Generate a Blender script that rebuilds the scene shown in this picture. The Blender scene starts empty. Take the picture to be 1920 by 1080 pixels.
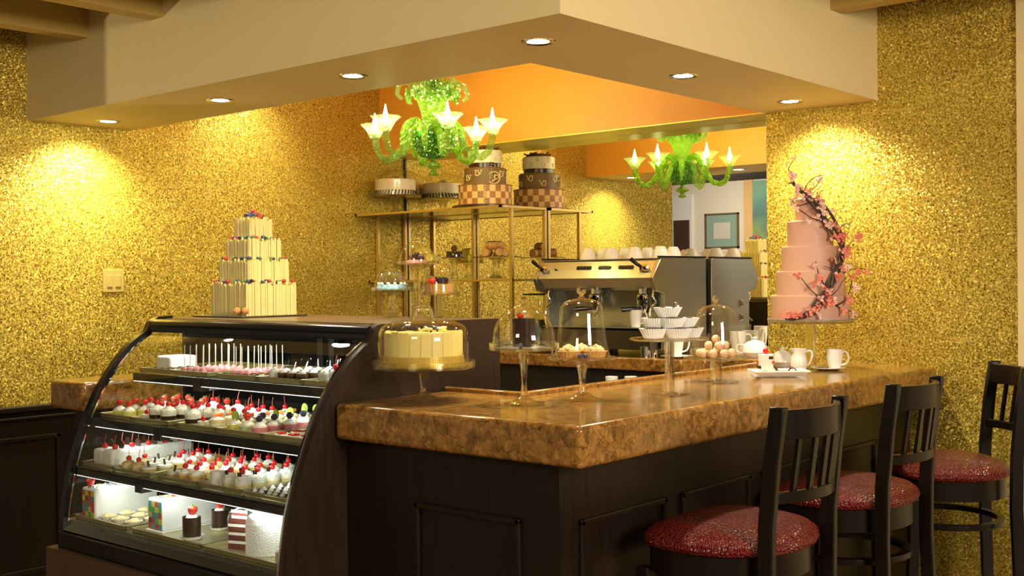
import bpy, bmesh, math, random
from mathutils import Vector, Matrix
random.seed(7)
C = bpy.context.scene.collection
sc = bpy.context.scene
PI = math.pi
# ---------------------------------------------------------------- camera, world, exposure
F = 2154.3; ZC = 1.44
MR = ((0.64996, -0.75991, -0.00989), (-0.01164, 0.00306, -0.99993), (0.75988, 0.65003, -0.00686))   # right, down, forward
cd = bpy.data.cameras.new('camera'); cam = bpy.data.objects.new('camera', cd); C.objects.link(cam)
rt, dn, fw = [Vector(r) for r in MR]
m = Matrix((rt, -dn, -fw)).transposed().to_4x4(); m.translation = (0, 0, ZC)
cam.matrix_world = m
cd.sensor_width = 36; cd.lens = F / 1920 * 36; cd.clip_start = .05
sc.camera = cam
w = bpy.data.worlds.new('world'); sc.world = w; w.use_nodes = True
w.node_tree.nodes['Background'].inputs[0].default_value = (1, .80, .46, 1)
w.node_tree.nodes['Background'].inputs[1].default_value = .16
sc.view_settings.view_transform = 'Standard'; sc.view_settings.look = 'None'
sc.view_settings.gamma = 1; sc.view_settings.use_curve_mapping = False
sc.view_settings.exposure = 0.0

def lamp(name, kind, loc, power, col, target=None, size=.1, spot=None, blend=.6, sy=None):
    l = bpy.data.lights.new(name, kind); l.energy = power; l.color = col
    if kind == 'AREA':
        l.size = size
        if sy: l.shape = 'RECTANGLE'; l.size = sy; l.size_y = size
    else: l.shadow_soft_size = size
    if kind == 'SPOT': l.spot_size = spot; l.spot_blend = blend
    o = bpy.data.objects.new(name, l); C.objects.link(o); o.location = loc
    if target is not None:
        o.rotation_euler = (Vector(target) - Vector(loc)).to_track_quat('-Z', 'Y').to_euler()
    return o
# dining room lamps: one low lamp beyond the end of the gold wall, two overhead in the dining room
lamp('dining_lamp', 'SPOT', (-.6, 7.7, 1.0), 300, (1, .80, .46), (2.5, 3.2, 3.4), .06, .64, .35)
lamp('room_light', 'AREA', (1.6, -2.2, 2.4), 225, (1, .86, .68), (3.3, 2.0, 1.7), 1.2)
lamp('room_light', 'AREA', (-.6, 1.2, 2.45), 48, (1, .84, .6), (2.4, 2.6, 1.0), .8)
lamp('entry_light', 'AREA', (-1.2, 6.6, 2.45), 32, (1, .9, .78), (-2.6, 7.2, 1.2), .7)

def at(px, py, a, v):       # the point on the plane  a=='u','v','z'  seen at a pixel of the 1920x1080 frame
    d = rt * ((px - 960) / F) + dn * ((py - 540) / F) + fw
    i = 'uvz'.index(a); o = Vector((0, 0, ZC)); t = (v - o[i]) / d[i]
    return o + d * t
def ppm(P): return F / ((Vector(P) - Vector((0, 0, ZC))).dot(fw))

# ---------------------------------------------------------------- materials
MATS = {}
def mat(name, col=(.8, .8, .8), rough=.5, metal=0, **k):
    if name in MATS: return MATS[name]
    m = bpy.data.materials.new(name); m.use_nodes = True; MATS[name] = m
    b = m.node_tree.nodes['Principled BSDF']
    b.inputs['Base Color'].default_value = (*col, 1); b.inputs['Roughness'].default_value = rough
    b.inputs['Metallic'].default_value = metal
    for kk, vv in k.items():
        b.inputs[kk.replace('_', ' ')].default_value = vv
    return m
def nodes(m): return m.node_tree.nodes, m.node_tree.links, m.node_tree.nodes['Principled BSDF']
def ramp(nt, stops, interp='LINEAR'):
    r = nt.nodes.new('ShaderNodeValToRGB'); e = r.color_ramp; e.interpolation = interp
    while len(e.elements) < len(stops): e.elements.new(.5)
    for x, (p, c) in zip(e.elements, stops): x.position = p; x.color = (*c, 1)
    return r
def tex(nt, kind, scale, **k):
    t = nt.nodes.new(kind)
    t.inputs['Scale'].default_value = scale
    for kk, vv in k.items(): t.inputs[kk].default_value = vv
    return t
def coords(m, scale=(1, 1, 1), rot=(0, 0, 0)):
    n, l, b = nodes(m); tc = n.new('ShaderNodeTexCoord'); mp = n.new('ShaderNodeMapping')
    l.new(tc.outputs['Object'], mp.inputs[0]); mp.inputs['Scale'].default_value = scale; mp.inputs['Rotation'].default_value = rot
    return mp
def bump(m, src, strength, dist=.01):
    n, l, b = nodes(m); bp = n.new('ShaderNodeBump'); bp.inputs['Strength'].default_value = strength; bp.inputs['Distance'].default_value = dist
    l.new(src, bp.inputs['Height']); l.new(bp.outputs[0], b.inputs['Normal'])

def gold_leaf():
    m = mat('gold_leaf_paper', (.8, .55, .1), .38, .6); n, l, b = nodes(m); nt = m.node_tree
    mp = coords(m)
    w1 = tex(nt, 'ShaderNodeTexNoise', 60, Detail=2.0); l.new(mp.outputs[0], w1.inputs[0])
    add = n.new('ShaderNodeVectorMath'); add.operation = 'MULTIPLY_ADD'
    l.new(w1.outputs['Color'], add.inputs[0]); add.inputs[1].default_value = (.02, .02, .02); l.new(mp.outputs[0], add.inputs[2])
    a = tex(nt, 'ShaderNodeTexNoise', 125, Detail=4.0, Roughness=.68); l.new(add.outputs[0], a.inputs[0])
    r = ramp(nt, [(.36, (.15, .095, .009)), (.44, (.42, .285, .026)), (.55, (.64, .47, .07)), (.68, (.90, .74, .25))]); l.new(a.outputs['Fac'], r.inputs[0])
    l.new(r.outputs[0], b.inputs['Base Color'])
    v = tex(nt, 'ShaderNodeTexVoronoi', 210); l.new(add.outputs[0], v.inputs['Vector'])
    geo = n.new('ShaderNodeNewGeometry')
    sub = n.new('ShaderNodeVectorMath'); sub.operation = 'SUBTRACT'; l.new(v.outputs['Color'], sub.inputs[0]); sub.inputs[1].default_value = (.5, .5, .5)
    ma = n.new('ShaderNodeVectorMath'); ma.operation = 'MULTIPLY_ADD'; l.new(sub.outputs[0], ma.inputs[0]); ma.inputs[1].default_value = (.6, .6, .6); l.new(geo.outputs['Normal'], ma.inputs[2])
    nm = n.new('ShaderNodeVectorMath'); nm.operation = 'NORMALIZE'; l.new(ma.outputs[0], nm.inputs[0])
    l.new(nm.outputs[0], b.inputs['Normal'])
    return m
GOLD = gold_leaf()
def marble():
    m = mat('brown_breccia_marble', (.5, .25, .08), .13); n, l, b = nodes(m); nt = m.node_tree
    mp = coords(m)
    w1 = tex(nt, 'ShaderNodeTexNoise', 13, Detail=5.0); l.new(mp.outputs[0], w1.inputs[0])
    add = n.new('ShaderNodeVectorMath'); add.operation = 'MULTIPLY_ADD'
    l.new(w1.outputs['Color'], add.inputs[0]); add.inputs[1].default_value = (.13, .13, .13); l.new(mp.outputs[0], add.inputs[2])
    v = tex(nt, 'ShaderNodeTexVoronoi', 34); v.feature = 'DISTANCE_TO_EDGE'; l.new(add.outputs[0], v.inputs['Vector'])
    v2 = tex(nt, 'ShaderNodeTexVoronoi', 34); l.new(add.outputs[0], v2.inputs['Vector'])
    nv = tex(nt, 'ShaderNodeTexNoise', 26, Detail=3.0); l.new(mp.outputs[0], nv.inputs[0])
    va = n.new('ShaderNodeMath'); va.operation = 'MULTIPLY_ADD'; l.new(nv.outputs[0], va.inputs[0]); va.inputs[1].default_value = .22; l.new(v.outputs[0], va.inputs[2])
    r = ramp(nt, [(.07, (.30, .26, .22)), (.115, (.62, .56, .46)), (.17, (1, 1, 1))]); l.new(va.outputs[0], r.inputs[0])
    r2 = ramp(nt, [(.2, (.13, .065, .012)), (.36, (.28, .135, .028)), (.5, (.42, .205, .046)), (.62, (.31, .15, .033)), (.8, (.50, .26, .075))]); 
    nb = tex(nt, 'ShaderNodeTexNoise', 30, Detail=4.0, Distortion=.6); l.new(add.outputs[0], nb.inputs[0])
    sx = n.new('ShaderNodeSeparateXYZ'); l.new(v2.outputs['Color'], sx.inputs[0])
    mb = n.new('ShaderNodeMix'); mb.inputs[0].default_value = .62; l.new(sx.outputs[0], mb.inputs[2]); l.new(nb.outputs[0], mb.inputs[3]); l.new(mb.outputs[0], r2.inputs[0])
    no = tex(nt, 'ShaderNodeTexNoise', 40, Detail=5.0); l.new(mp.outputs[0], no.inputs[0])
    r3 = ramp(nt, [(.3, (.6, .6, .6)), (.65, (1.1, 1.1, 1.1))]); l.new(no.outputs[0], r3.inputs[0])
    mx = n.new('ShaderNodeMix'); mx.data_type = 'RGBA'; mx.blend_type = 'MULTIPLY'; mx.inputs[0].default_value = 1
    l.new(r.outputs[0], mx.inputs[6]); l.new(r2.outputs[0], mx.inputs[7])
    my = n.new('ShaderNodeMix'); my.data_type = 'RGBA'; my.blend_type = 'MULTIPLY'; my.inputs[0].default_value = 1
    l.new(mx.outputs[2], my.inputs[6]); l.new(r3.outputs[0], my.inputs[7]); l.new(my.outputs[2], b.inputs['Base Color'])
    return m
MARBLE = marble()
def wood(name, c1, c2, rough=.3, sc_=(14, 14, 1.2)):
    m = mat(name, c1, rough); n, l, b = nodes(m); nt = m.node_tree
    mp = coords(m, sc_); a = tex(nt, 'ShaderNodeTexNoise', 5, Detail=5.0); l.new(mp.outputs[0], a.inputs[0])
    b.inputs['Specular IOR Level'].default_value = .3
    r = ramp(nt, [(.3, c1), (.7, c2)]); l.new(a.outputs[0], r.inputs[0]); l.new(r.outputs[0], b.inputs['Base Color'])
    return m
DARK = wood('dark_stained_wood', (.009, .005, .003), (.017, .009, .005), .36)
PANEL = wood('espresso_brown_laminate', (.020, .011, .007), (.032, .018, .012), .38)
STOOLW = wood('black_brown_stool_wood', (.006, .004, .003), (.011, .007, .005), .26)
PLINTH = wood('brown_plinth_wood', (.085, .045, .028), (.11, .06, .036), .5)
CREAM = mat('cream_plaster', (.80, .655, .345), .55)
CREAMW = mat('pale_cream_wall', (.82, .76, .62), .7)
WHITEP = mat('white_door_paint', (.85, .84, .8), .5)
ORANGE = mat('orange_plaster', (.84, .40, .04), .5)
BEAM = mat('olive_gold_beam_paint', (.46, .31, .07), .5)
CEILD = mat('dark_ceiling_paint', (.05, .028, .022), .8)
MIRROR = mat('mirror_silver', (.92, .9, .84), .0, 1)
GOLDP = mat('polished_gold_strip', (.95, .80, .10), .35, .35)
BRASS = mat('brushed_brass', (.62, .45, .16), .32, .9)
TRAYM = mat('champagne_tray_metal', (.50, .44, .24), .3, .8)
STEEL = mat('brushed_steel', (.56, .57, .52), .26, 1)
STEELD = mat('dark_brushed_steel', (.30, .27, .22), .3, 1)
CHROME = mat('chrome', (.85, .84, .8), .07, 1)
BLACK = mat('black_gloss_plastic', (.008, .008, .009), .18)
BLACKM = mat('black_matte', (.012, .011, .011), .5)
PORC = mat('white_porcelain', (.86, .83, .76), .12)
PAPER = mat('white_paper_cup', (.88, .87, .84), .7)
CHOC = mat('dark_chocolate', (.035, .014, .008), .28)
MCHOC = mat('milk_chocolate', (.13, .055, .022), .45)
WCHOC = mat('ivory_white_chocolate', (.84, .72, .29), .4)
IVORY = mat('ivory_panel_chocolate', (.86, .70, .24), .35)
RIBBON = mat('gold_bead_ribbon', (.75, .55, .12), .35, .5)
CREAMF = mat('whipped_cream', (.93, .92, .86), .6, Subsurface_Weight=.1)
CRED = mat('glossy_cherry_red', (.62, .008, .012), .12)
STEM = mat('cherry_stem', (.35, .07, .03), .5)
PALEST = mat('unripe_strawberry', (.70, .30, .08), .35)
STRAW = mat('strawberry_red', (.62, .04, .02), .25)
LEAF = mat('berry_leaf_green', (.06, .22, .03), .5)
BLUEB = mat('blueberry', (.03, .04, .13), .4)
BLACKB = mat('blackberry', (.015, .008, .03), .3)
LIME = mat('lime_flesh', (.55, .72, .08), .35)
CARROT = mat('carrot_orange', (.85, .20, .02), .4)
PINKM = mat('pink_mousse', (.80, .28, .33), .5)
PINKP = mat('pink_glaze', (.66, .27, .27), .3)
YELM = mat('lemon_mousse', (.85, .80, .22), .5)
GRNM = mat('pale_green_mousse', (.62, .70, .45), .5)
MINT = mat('mint_mousse', (.35, .68, .52), .5)
ORGM = mat('orange_jelly', (.85, .25, .04), .3)
CARA = mat('caramel_cream', (.62, .47, .22), .5)
SPONGE = mat('golden_sponge', (.62, .40, .12), .8)
CAKEY = mat('vanilla_cake', (.78, .66, .34), .7)
VELVET = mat('red_brown_velvet_cake', (.16, .035, .02), .8)
COCO = mat('shredded_coconut', (.88, .88, .84), .8)
PINKF = mat('blush_fondant', (.58, .32, .23), .5)
BARK = mat('twig_brown', (.05, .025, .015), .6)
PETAL = mat('pale_pink_petal', (.9, .60, .52), .6)
PETALR = mat('coral_petal', (.75, .20, .14), .6)
PASTRY = mat('tart_shell', (.62, .33, .09), .6)
CRUMB = mat('crumble_topping', (.88, .72, .36), .7)
BLUEC = mat('pale_blue_candy', (.30, .55, .72), .4)
ROLLY = mat('yellow_roll_sponge', (.95, .74, .10), .7)
DBROWN = mat('monogram_brown_fondant', (.20, .11, .03), .5)
CHK1 = mat('checker_tan', (.78, .50, .18), .5)
CHK2 = mat('checker_brown', (.36, .15, .05), .5)
LINENS = mat('white_gold_fondant', (.86, .80, .62), .5)
GILT = mat('gilt_icing', (.80, .62, .28), .4)
CARD = mat('gold_switch_plastic', (.42, .31, .08), .35)
# rough white coconut bump
for mm, s_, st in ((COCO, 240, 1.0), (CREAMF, 90, .5), (CRUMB, 160, 1.), (VELVET, 150, .6), (BLACKB, 300, 1.), (STRAW, 320, .4), (CREAM, 3, .02)):
    mp = coords(mm); a = tex(mm.node_tree, 'ShaderNodeTexNoise', s_, Detail=2.0); mm.node_tree.links.new(mp.outputs[0], a.inputs[0]); bump(mm, a.outputs[0], st, .004)

def leather():
    m = mat('red_snakeskin_vinyl', (.30, .022, .018), .2); n, l, b = nodes(m); nt = m.node_tree
    mp = coords(m, (1, 1.5, 1)); v = tex(nt, 'ShaderNodeTexVoronoi', 105); l.new(mp.outputs[0], v.inputs['Vector'])
    r = ramp(nt, [(0, (.21, .014, .012)), (.8, (.08, .006, .006))]); l.new(v.outputs['Distance'], r.inputs[0]); l.new(r.outputs[0], b.inputs['Base Color'])
    inv = n.new('ShaderNodeMath'); inv.operation = 'SUBTRACT'; inv.inputs[0].default_value = 1; l.new(v.outputs['Distance'], inv.inputs[1])
    bump(m, inv.outputs[0], 1.0, .006)
    return m
VINYL = leather()
def thin_glass(name, tint, gloss=.06, edge=.75, rough=.0):
    m = bpy.data.materials.new(name); m.use_nodes = True; MATS[name] = m; nt = m.node_tree; n, l = nt.nodes, nt.links
    n.remove(n['Principled BSDF']); out = n['Material Output']
    t = n.new('ShaderNodeBsdfTransparent'); g = n.new('ShaderNodeBsdfGlossy'); g.inputs['Roughness'].default_value = rough
    t.inputs[0].default_value = (*tint, 1); g.inputs[0].default_value = (1, .98, .93, 1)
    lw = n.new('ShaderNodeLayerWeight'); lw.inputs[0].default_value = .5
    p = n.new('ShaderNodeMath'); p.operation = 'POWER'; l.new(lw.outputs['Facing'], p.inputs[0]); p.inputs[1].default_value = 3.2
    mm = n.new('ShaderNodeMath'); mm.operation = 'MULTIPLY_ADD'; l.new(p.outputs[0], mm.inputs[0]); mm.inputs[1].default_value = edge; mm.inputs[2].default_value = gloss
    mx = n.new('ShaderNodeMixShader'); l.new(mm.outputs[0], mx.inputs[0]); l.new(t.outputs[0], mx.inputs[1]); l.new(g.outputs[0], mx.inputs[2]); l.new(mx.outputs[0], out.inputs[0])
    return m
DOME = thin_glass('clear_dome_glass', (.97, .97, .93), .05, .6, .02)
CASEG = thin_glass('case_glass', (.97, .985, .97), .02, .45)
CUPG = thin_glass('clear_plastic_cup', (.95, .95, .92), .05, .45, .05)
SHELFG = thin_glass('shelf_glass', (.85, .90, .78), .10, .5, .03)
def solid_glass():
    m = bpy.data.materials.new('solid_clear_glass'); m.use_nodes = True; nt = m.node_tree; n, l = nt.nodes, nt.links; n.remove(n['Principled BSDF'])
    g = n.new('ShaderNodeBsdfGlass'); g.inputs['IOR'].default_value = 1.45; g.inputs['Roughness'].default_value = .02; g.inputs[0].default_value = (1, 1, .97, 1)
    t = n.new('ShaderNodeBsdfTransparent'); t.inputs[0].default_value = (.97, .97, .93, 1); mx = n.new('ShaderNodeMixShader'); mx.inputs[0].default_value = .45
    l.new(g.outputs[0], mx.inputs[1]); l.new(t.outputs[0], mx.inputs[2]); l.new(mx.outputs[0], n['Material Output'].inputs[0]); return m
SOLIDG = solid_glass()
def green_glass(name, c, tr):
    m = bpy.data.materials.new(name); m.use_nodes = True; MATS[name] = m; nt = m.node_tree; n, l = nt.nodes, nt.links
    n.remove(n['Principled BSDF']); out = n['Material Output']
    a = n.new('ShaderNodeBsdfTranslucent'); a.inputs[0].default_value = (*c, 1)
    d = n.new('ShaderNodeBsdfDiffuse'); d.inputs[0].default_value = (*c, 1)
    g = n.new('ShaderNodeBsdfGlossy'); g.inputs['Roughness'].default_value = .12; g.inputs[0].default_value = (.95, 1, .8, 1)
    t = n.new('ShaderNodeBsdfTransparent'); t.inputs[0].default_value = (*[x ** .5 for x in c], 1)
    def mix(x, y, f):
        q = n.new('ShaderNodeMixShader'); q.inputs[0].default_value = f; l.new(x, q.inputs[1]); l.new(y, q.inputs[2]); return q.outputs[0]
    s = mix(mix(mix(a.outputs[0], d.outputs[0], .4), g.outputs[0], .42), t.outputs[0], tr); l.new(s, out.inputs[0])
    mp = n.new('ShaderNodeTexCoord'); vv = n.new('ShaderNodeTexVoronoi'); vv.inputs['Scale'].default_value = 75; l.new(mp.outputs['Object'], vv.inputs['Vector'])
    bp = n.new('ShaderNodeBump'); bp.inputs['Strength'].default_value = 1.0; bp.inputs['Distance'].default_value = .02; l.new(vv.outputs['Distance'], bp.inputs['Height'])
    for q in (a, d, g): l.new(bp.outputs[0], q.inputs['Normal'])
    return m
GREEN = green_glass('lime_green_glass', (.42, .74, .05), .34)
GREEND = green_glass('emerald_green_glass', (.03, .30, .04), .35)
GREENL = green_glass('pale_green_clear_glass', (.52, .74, .24), .74)
def emis(name, col, s):
    m = bpy.data.materials.new(name); m.use_nodes = True; nt = m.node_tree; nt.nodes.remove(nt.nodes['Principled BSDF'])
    e = nt.nodes.new('ShaderNodeEmission'); e.inputs[0].default_value = (*col, 1); e.inputs[1].default_value = s
    nt.links.new(e.outputs[0], nt.nodes['Material Output'].inputs[0]); return m
EBULB = emis('bulb_glow', (1, .93, .66), 330)
ESPOT = emis('spot_lens_glow', (1, .95, .82), 30)
ELED = emis('led_tube_glow', (.95, 1, .95), 1.6)

# ---------------------------------------------------------------- mesh helpers
class B:
    def __init__(s): s.v = []; s.f = []; s.m = []
    def face(s, idx, mi=0): s.f.append(idx); s.m.append(mi)
    def box(s, x0, x1, y0, y1, z0, z1, mi=0, M=None):
        o = len(s.v); P = [(x, y, z) for x in (x0, x1) for y in (y0, y1) for z in (z0, z1)]
        s.v += [tuple(M @ Vector(p)) if M else p for p in P]
        for q in ((0, 1, 3, 2), (4, 6, 7, 5), (0, 4, 5, 1), (2, 3, 7, 6), (0, 2, 6, 4), (1, 5, 7, 3)): s.face([o + i for i in q], mi)
        return s
    def lathe(s, prof, seg=24, c=(0, 0, 0), mi=0, mod=None, M=None, sx=1, sy=1):
        rings = []
        for i, (r, z) in enumerate(prof):
            if r < 1e-6:
                p = Vector((0, 0, z)); p = M @ p if M else p
                s.v.append((c[0] + p.x, c[1] + p.y, c[2] + p.z)); rings.append([len(s.v) - 1]); continue
            ring = []
            for k in range(seg):
                a = 2 * PI * k / seg; rr = r * (mod(a, i) if mod else 1)
                p = Vector((rr * math.cos(a) * sx, rr * math.sin(a) * sy, z)); p = M @ p if M else p
                s.v.append((c[0] + p.x, c[1] + p.y, c[2] + p.z)); ring.append(len(s.v) - 1)
            rings.append(ring)
        for A, D in zip(rings, rings[1:]):
            for k in range(seg):
                k2 = (k + 1) % seg
                if len(A) == 1 and len(D) == 1: continue
                if len(A) == 1: s.face([A[0], D[k2], D[k]], mi)
                elif len(D) == 1: s.face([A[k], A[k2], D[0]], mi)
                else: s.face([A[k], A[k2], D[k2], D[k]], mi)
        return s
    def sph(s, c, r, seg=10, sc_=(1, 1, 1), mi=0):
        n = max(4, seg // 2); prof = [(r * math.sin(PI * i / n), -r * math.cos(PI * i / n) * sc_[2]) for i in range(n + 1)]
        prof[0] = (0, prof[0][1]); prof[-1] = (0, prof[-1][1])
        return s.lathe(prof, seg, c, mi, sx=sc_[0], sy=sc_[1])
    def tube(s, pts, r, seg=8, mi=0, mod=None, flat=1):
        pts = [Vector(p) for p in pts]; rs = r if isinstance(r, (list, tuple)) else [r] * len(pts)
        if 4 <= len(pts) < 16:          # round the bends
            N = 3; q = [pts[0]] + pts + [pts[-1]]; P2 = []; R2 = []
            for i in range(len(pts) - 1):
                a, b_, c_, d = q[i:i + 4]
                for j in range(N):
                    t = j / N; P2.append(.5 * ((2 * b_) + (c_ - a) * t + (2 * a - 5 * b_ + 4 * c_ - d) * t * t + (3 * b_ - a - 3 * c_ + d) * t ** 3)); R2.append(rs[i] * (1 - t) + rs[i + 1] * t)
            pts, rs = P2 + [pts[-1]], R2 + [rs[-1]]
        prev = None; rings = []
        for i, p in enumerate(pts):
            t = (pts[min(i + 1, len(pts) - 1)] - pts[max(i - 1, 0)]).normalized()
            if prev is None: n = t.orthogonal().normalized()
            else: n = (prev - t * prev.dot(t)); n = n.normalized() if n.length > 1e-6 else t.orthogonal().normalized()
            prev = n; b = t.cross(n); ring = []
            for k in range(seg):
                a = 2 * PI * k / seg; rr = rs[i] * (mod(a, i) if mod else 1)
                q = p + n * math.cos(a) * rr + b * math.sin(a) * rr * flat; s.v.append(tuple(q)); ring.append(len(s.v) - 1)
            rings.append(ring)
        for A, D in zip(rings, rings[1:]):
            for k in range(seg): s.face([A[k], A[(k + 1) % seg], D[(k + 1) % seg], D[k]], mi)
        s.face(rings[0][::-1], mi); s.face(rings[-1], mi); return s
    def prism(s, poly, axis, a, b, mi=0, M=None):       # polygon in the two other axes
        o = len(s.v); n = len(poly)
        def P(p, t):
            q = {'x': (t, p[0], p[1]), 'y': (p[0], t, p[1]), 'z': (p[0], p[1], t)}[axis]
            return tuple(M @ Vector(q)) if M else q
        s.v += [P(p, a) for p in poly] + [P(p, b) for p in poly]
        s.face([o + i for i in range(n)][::-1], mi); s.face([o + n + i for i in range(n)], mi)
        for i in range(n): j = (i + 1) % n; s.face([o + i, o + j, o + n + j, o + n + i], mi)
        return s
    def sheet(s, A, D, mi=0):
        o = len(s.v); s.v += [tuple(p) for p in A] + [tuple(p) for p in D]; n = len(A)
        for i in range(n - 1): s.face([o + i, o + i + 1, o + n + i + 1, o + n + i], mi)
        return s
    def build(s, name, mats, parent=None, smooth=True, loc=None, bev=0, seg=2, solid=0, ang=40, rot=None):
        me = bpy.data.meshes.new(name); me.from_pydata(s.v, [], s.f)
        if not isinstance(mats, (list, tuple)): mats = [mats]
        for q in mats: me.materials.append(q)
        for p, mi in zip(me.polygons, s.m): p.material_index = mi
        bm = bmesh.new(); bm.from_mesh(me); bmesh.ops.recalc_face_normals(bm, faces=bm.faces)
        if smooth:
            for fc in bm.faces: fc.smooth = True
            for e in bm.edges:
                if len(e.link_faces) == 2 and e.calc_face_angle(0) > math.radians(ang): e.smooth = False
        bm.to_mesh(me); bm.free()
        o = bpy.data.objects.new(name, me); C.objects.link(o)
        if parent: o.parent = parent
        if loc is not None: o.location = loc
        if rot is not None: o.rotation_euler = rot
        if solid:
            md = o.modifiers.new('thickness', 'SOLIDIFY'); md.thickness = solid; md.offset = 0
        if bev:
            md = o.modifiers.new('bevel', 'BEVEL'); md.width = bev; md.segments = seg; md.limit_method = 'ANGLE'
        return o
def struct(o): o['kind'] = 'structure'; return o
def tag(o, label, cat, group=None):
    o['label'] = label; o['category'] = cat
    if group: o['group'] = group
    return o
def thing(name, label, cat, loc, rz=0, group=None):
    o = bpy.data.objects.new(name, None); C.objects.link(o); o.location = loc; o.rotation_euler = (0, 0, rz); o.empty_display_size = .05
    return tag(o, label, cat, group)
def dup(root, loc, label, group=None, rz=None, scale=None):
    r = root.copy(); C.objects.link(r); r.location = loc; r['label'] = label
    if group: r['group'] = group
    if rz is not None: r.rotation_euler = (0, 0, rz)
    if scale: r.scale = scale
    for ch in list(root.children):
        c = ch.copy(); C.objects.link(c); c.parent = r
        for g in list(ch.children):
            d = g.copy(); C.objects.link(d); d.parent = c
    return r
def arc(c, r, a0, a1, n, f): return [f(c, r, a0 + (a1 - a0) * i / n) for i in range(n + 1)]
ORD = ['first', 'second', 'third', 'fourth', 'fifth', 'sixth', 'seventh', 'eighth', 'ninth', 'tenth', 'eleventh', 'twelfth']

# ---------------------------------------------------------------- setting
U2 = 4.90; UW = 4.71; V1 = 5.046; ZS = 2.184; ZT = 2.56
struct(B().box(-3.2, 6, -3.4, 9, -.05, 0).build('floor', wood('oak_floor', (.22, .14, .06), (.30, .19, .09), .4), smooth=False))
struct(B().box(-3.2, 6, -3.4, 9, ZT + .06, ZT + .12).build('ceiling', CEILD, smooth=False))
struct(B().box(1.90, 5.1, V1, V1 + .12, .89, 2.62).build('wall_left', GOLD, smooth=False))
# wainscot below the gold wall
b = B().box(1.90, 5.1, V1 - .02, V1 + .12, 0, .885)
struct(b.build('wall_left_wainscot', DARK, smooth=False))
b = B().box(1.90, 5.1, V1 - .05, V1 - .0, .872, .898).box(1.90, 5.1, V1 - .035, V1 - .02, .835, .85)
struct(b.build('trim_1', DARK, smooth=False, bev=.006))
for i, u0 in enumerate((1.98, 2.36, 2.74)):
    b = B()
    for (x0, x1, z0, z1) in ((u0, u0 + .3, .74, .76), (u0, u0 + .3, .14, .16), (u0, u0 + .02, .14, .76), (u0 + .28, u0 + .3, .14, .76)):
        b.box(x0, x1, V1 - .03, V1 - .019, z0, z1)
    struct(b.build('trim_2', DARK, smooth=False, bev=.004))
struct(B().box(U2 + .01, U2 + .12, 2.40, V1, 0, 2.62).build('wall_back', GOLD, smooth=False))
struct(B().box(UW - .01, U2 + .12, 2.505, V1, ZS + .004, 2.62).build('wall_bulkhead', ORANGE, smooth=False))
struct(B().box(UW - .012, U2 + .01, 2.505, V1, ZS - .001, ZS + .004).build('trim_3', GOLDP, smooth=False))
struct(B().box(UW, U2 + .12, 1.415, 2.505, 0, 2.62).build('wall_right', GOLD, smooth=False))
struct(B().box(UW - .02, UW + .1, 1.33, 1.415, 0, 2.62).build('trim_4', CREAM, smooth=False))
struct(B().box(UW, UW + .1, -3.3, 1.33, 0, 2.62).build('wall_right_cream', CREAM, smooth=False))
o = B().box(U2, U2 + .008, 2.505, V1 - .012, 1.07, ZS - .002).build('wall_mirror', MIRROR, smooth=False)
tag(o, 'large frameless mirror covering the wall behind the espresso machine and brass shelves', 'mirror')
struct(B().box(U2 - .006, U2 + .002, V1 - .014, V1 - .001, 1.07, ZS - .002).build('trim_5', DARK, smooth=False))
# soffit, an L of three outer and two inner faces
so, vo, si, vi = 2.535, 1.982, 3.045, 2.51
poly = [(so, vo), (UW, vo), (UW, vi), (si, vi), (si, V1), (so, V1)]
b = B(); b.prism(poly, 'z', ZS, ZT + .06)
for k, f in enumerate(b.f):
    if len(f) == 4 and k in (4, 5): b.m[k] = 1
struct(b.build('ceiling_soffit', [CREAM, ORANGE], smooth=False))
struct(B().box(si, UW, vi, V1, 2.60, 2.62).build('ceiling_recess', ORANGE, smooth=False))
# ceiling beams running into the soffit
for k in range(5):
    v = 4.545 - k * .553
    if v > 2.0: struct(B().box(-3.1, so, v - .043, v + .043, 2.48, ZT + .06).build('ceiling_beam', BEAM, smooth=False))
for k in range(4):
    u = 4.3 - k * .553
    struct(B().box(u - .043, u + .043, -3.3, vo, 2.49, ZT + .06).build('ceiling_beam', BEAM, smooth=False))
# far room seen in the mirror
UF = 9.8 - 12.4
struct(B().box(UF - .1, UF, 4.6, 9, 0, 2.62).build('wall_far', CREAMW, smooth=False))
struct(B().box(UF, UF + .02, 6.774, 6.896, 0, 2.62).build('trim_6', mat('ochre_column', (.8, .52, .2), .5), smooth=False))
b = B().box(UF, UF + .03, 7.617, 7.907, 0, 2.49); b.box(UF + .03, UF + .05, 7.65, 7.87, 1.3, 2.17, 1)
struct(b.build('door_1', [WHITEP, mat('dark_wood_frame', (.07, .035, .02), .4)], smooth=False))
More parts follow.
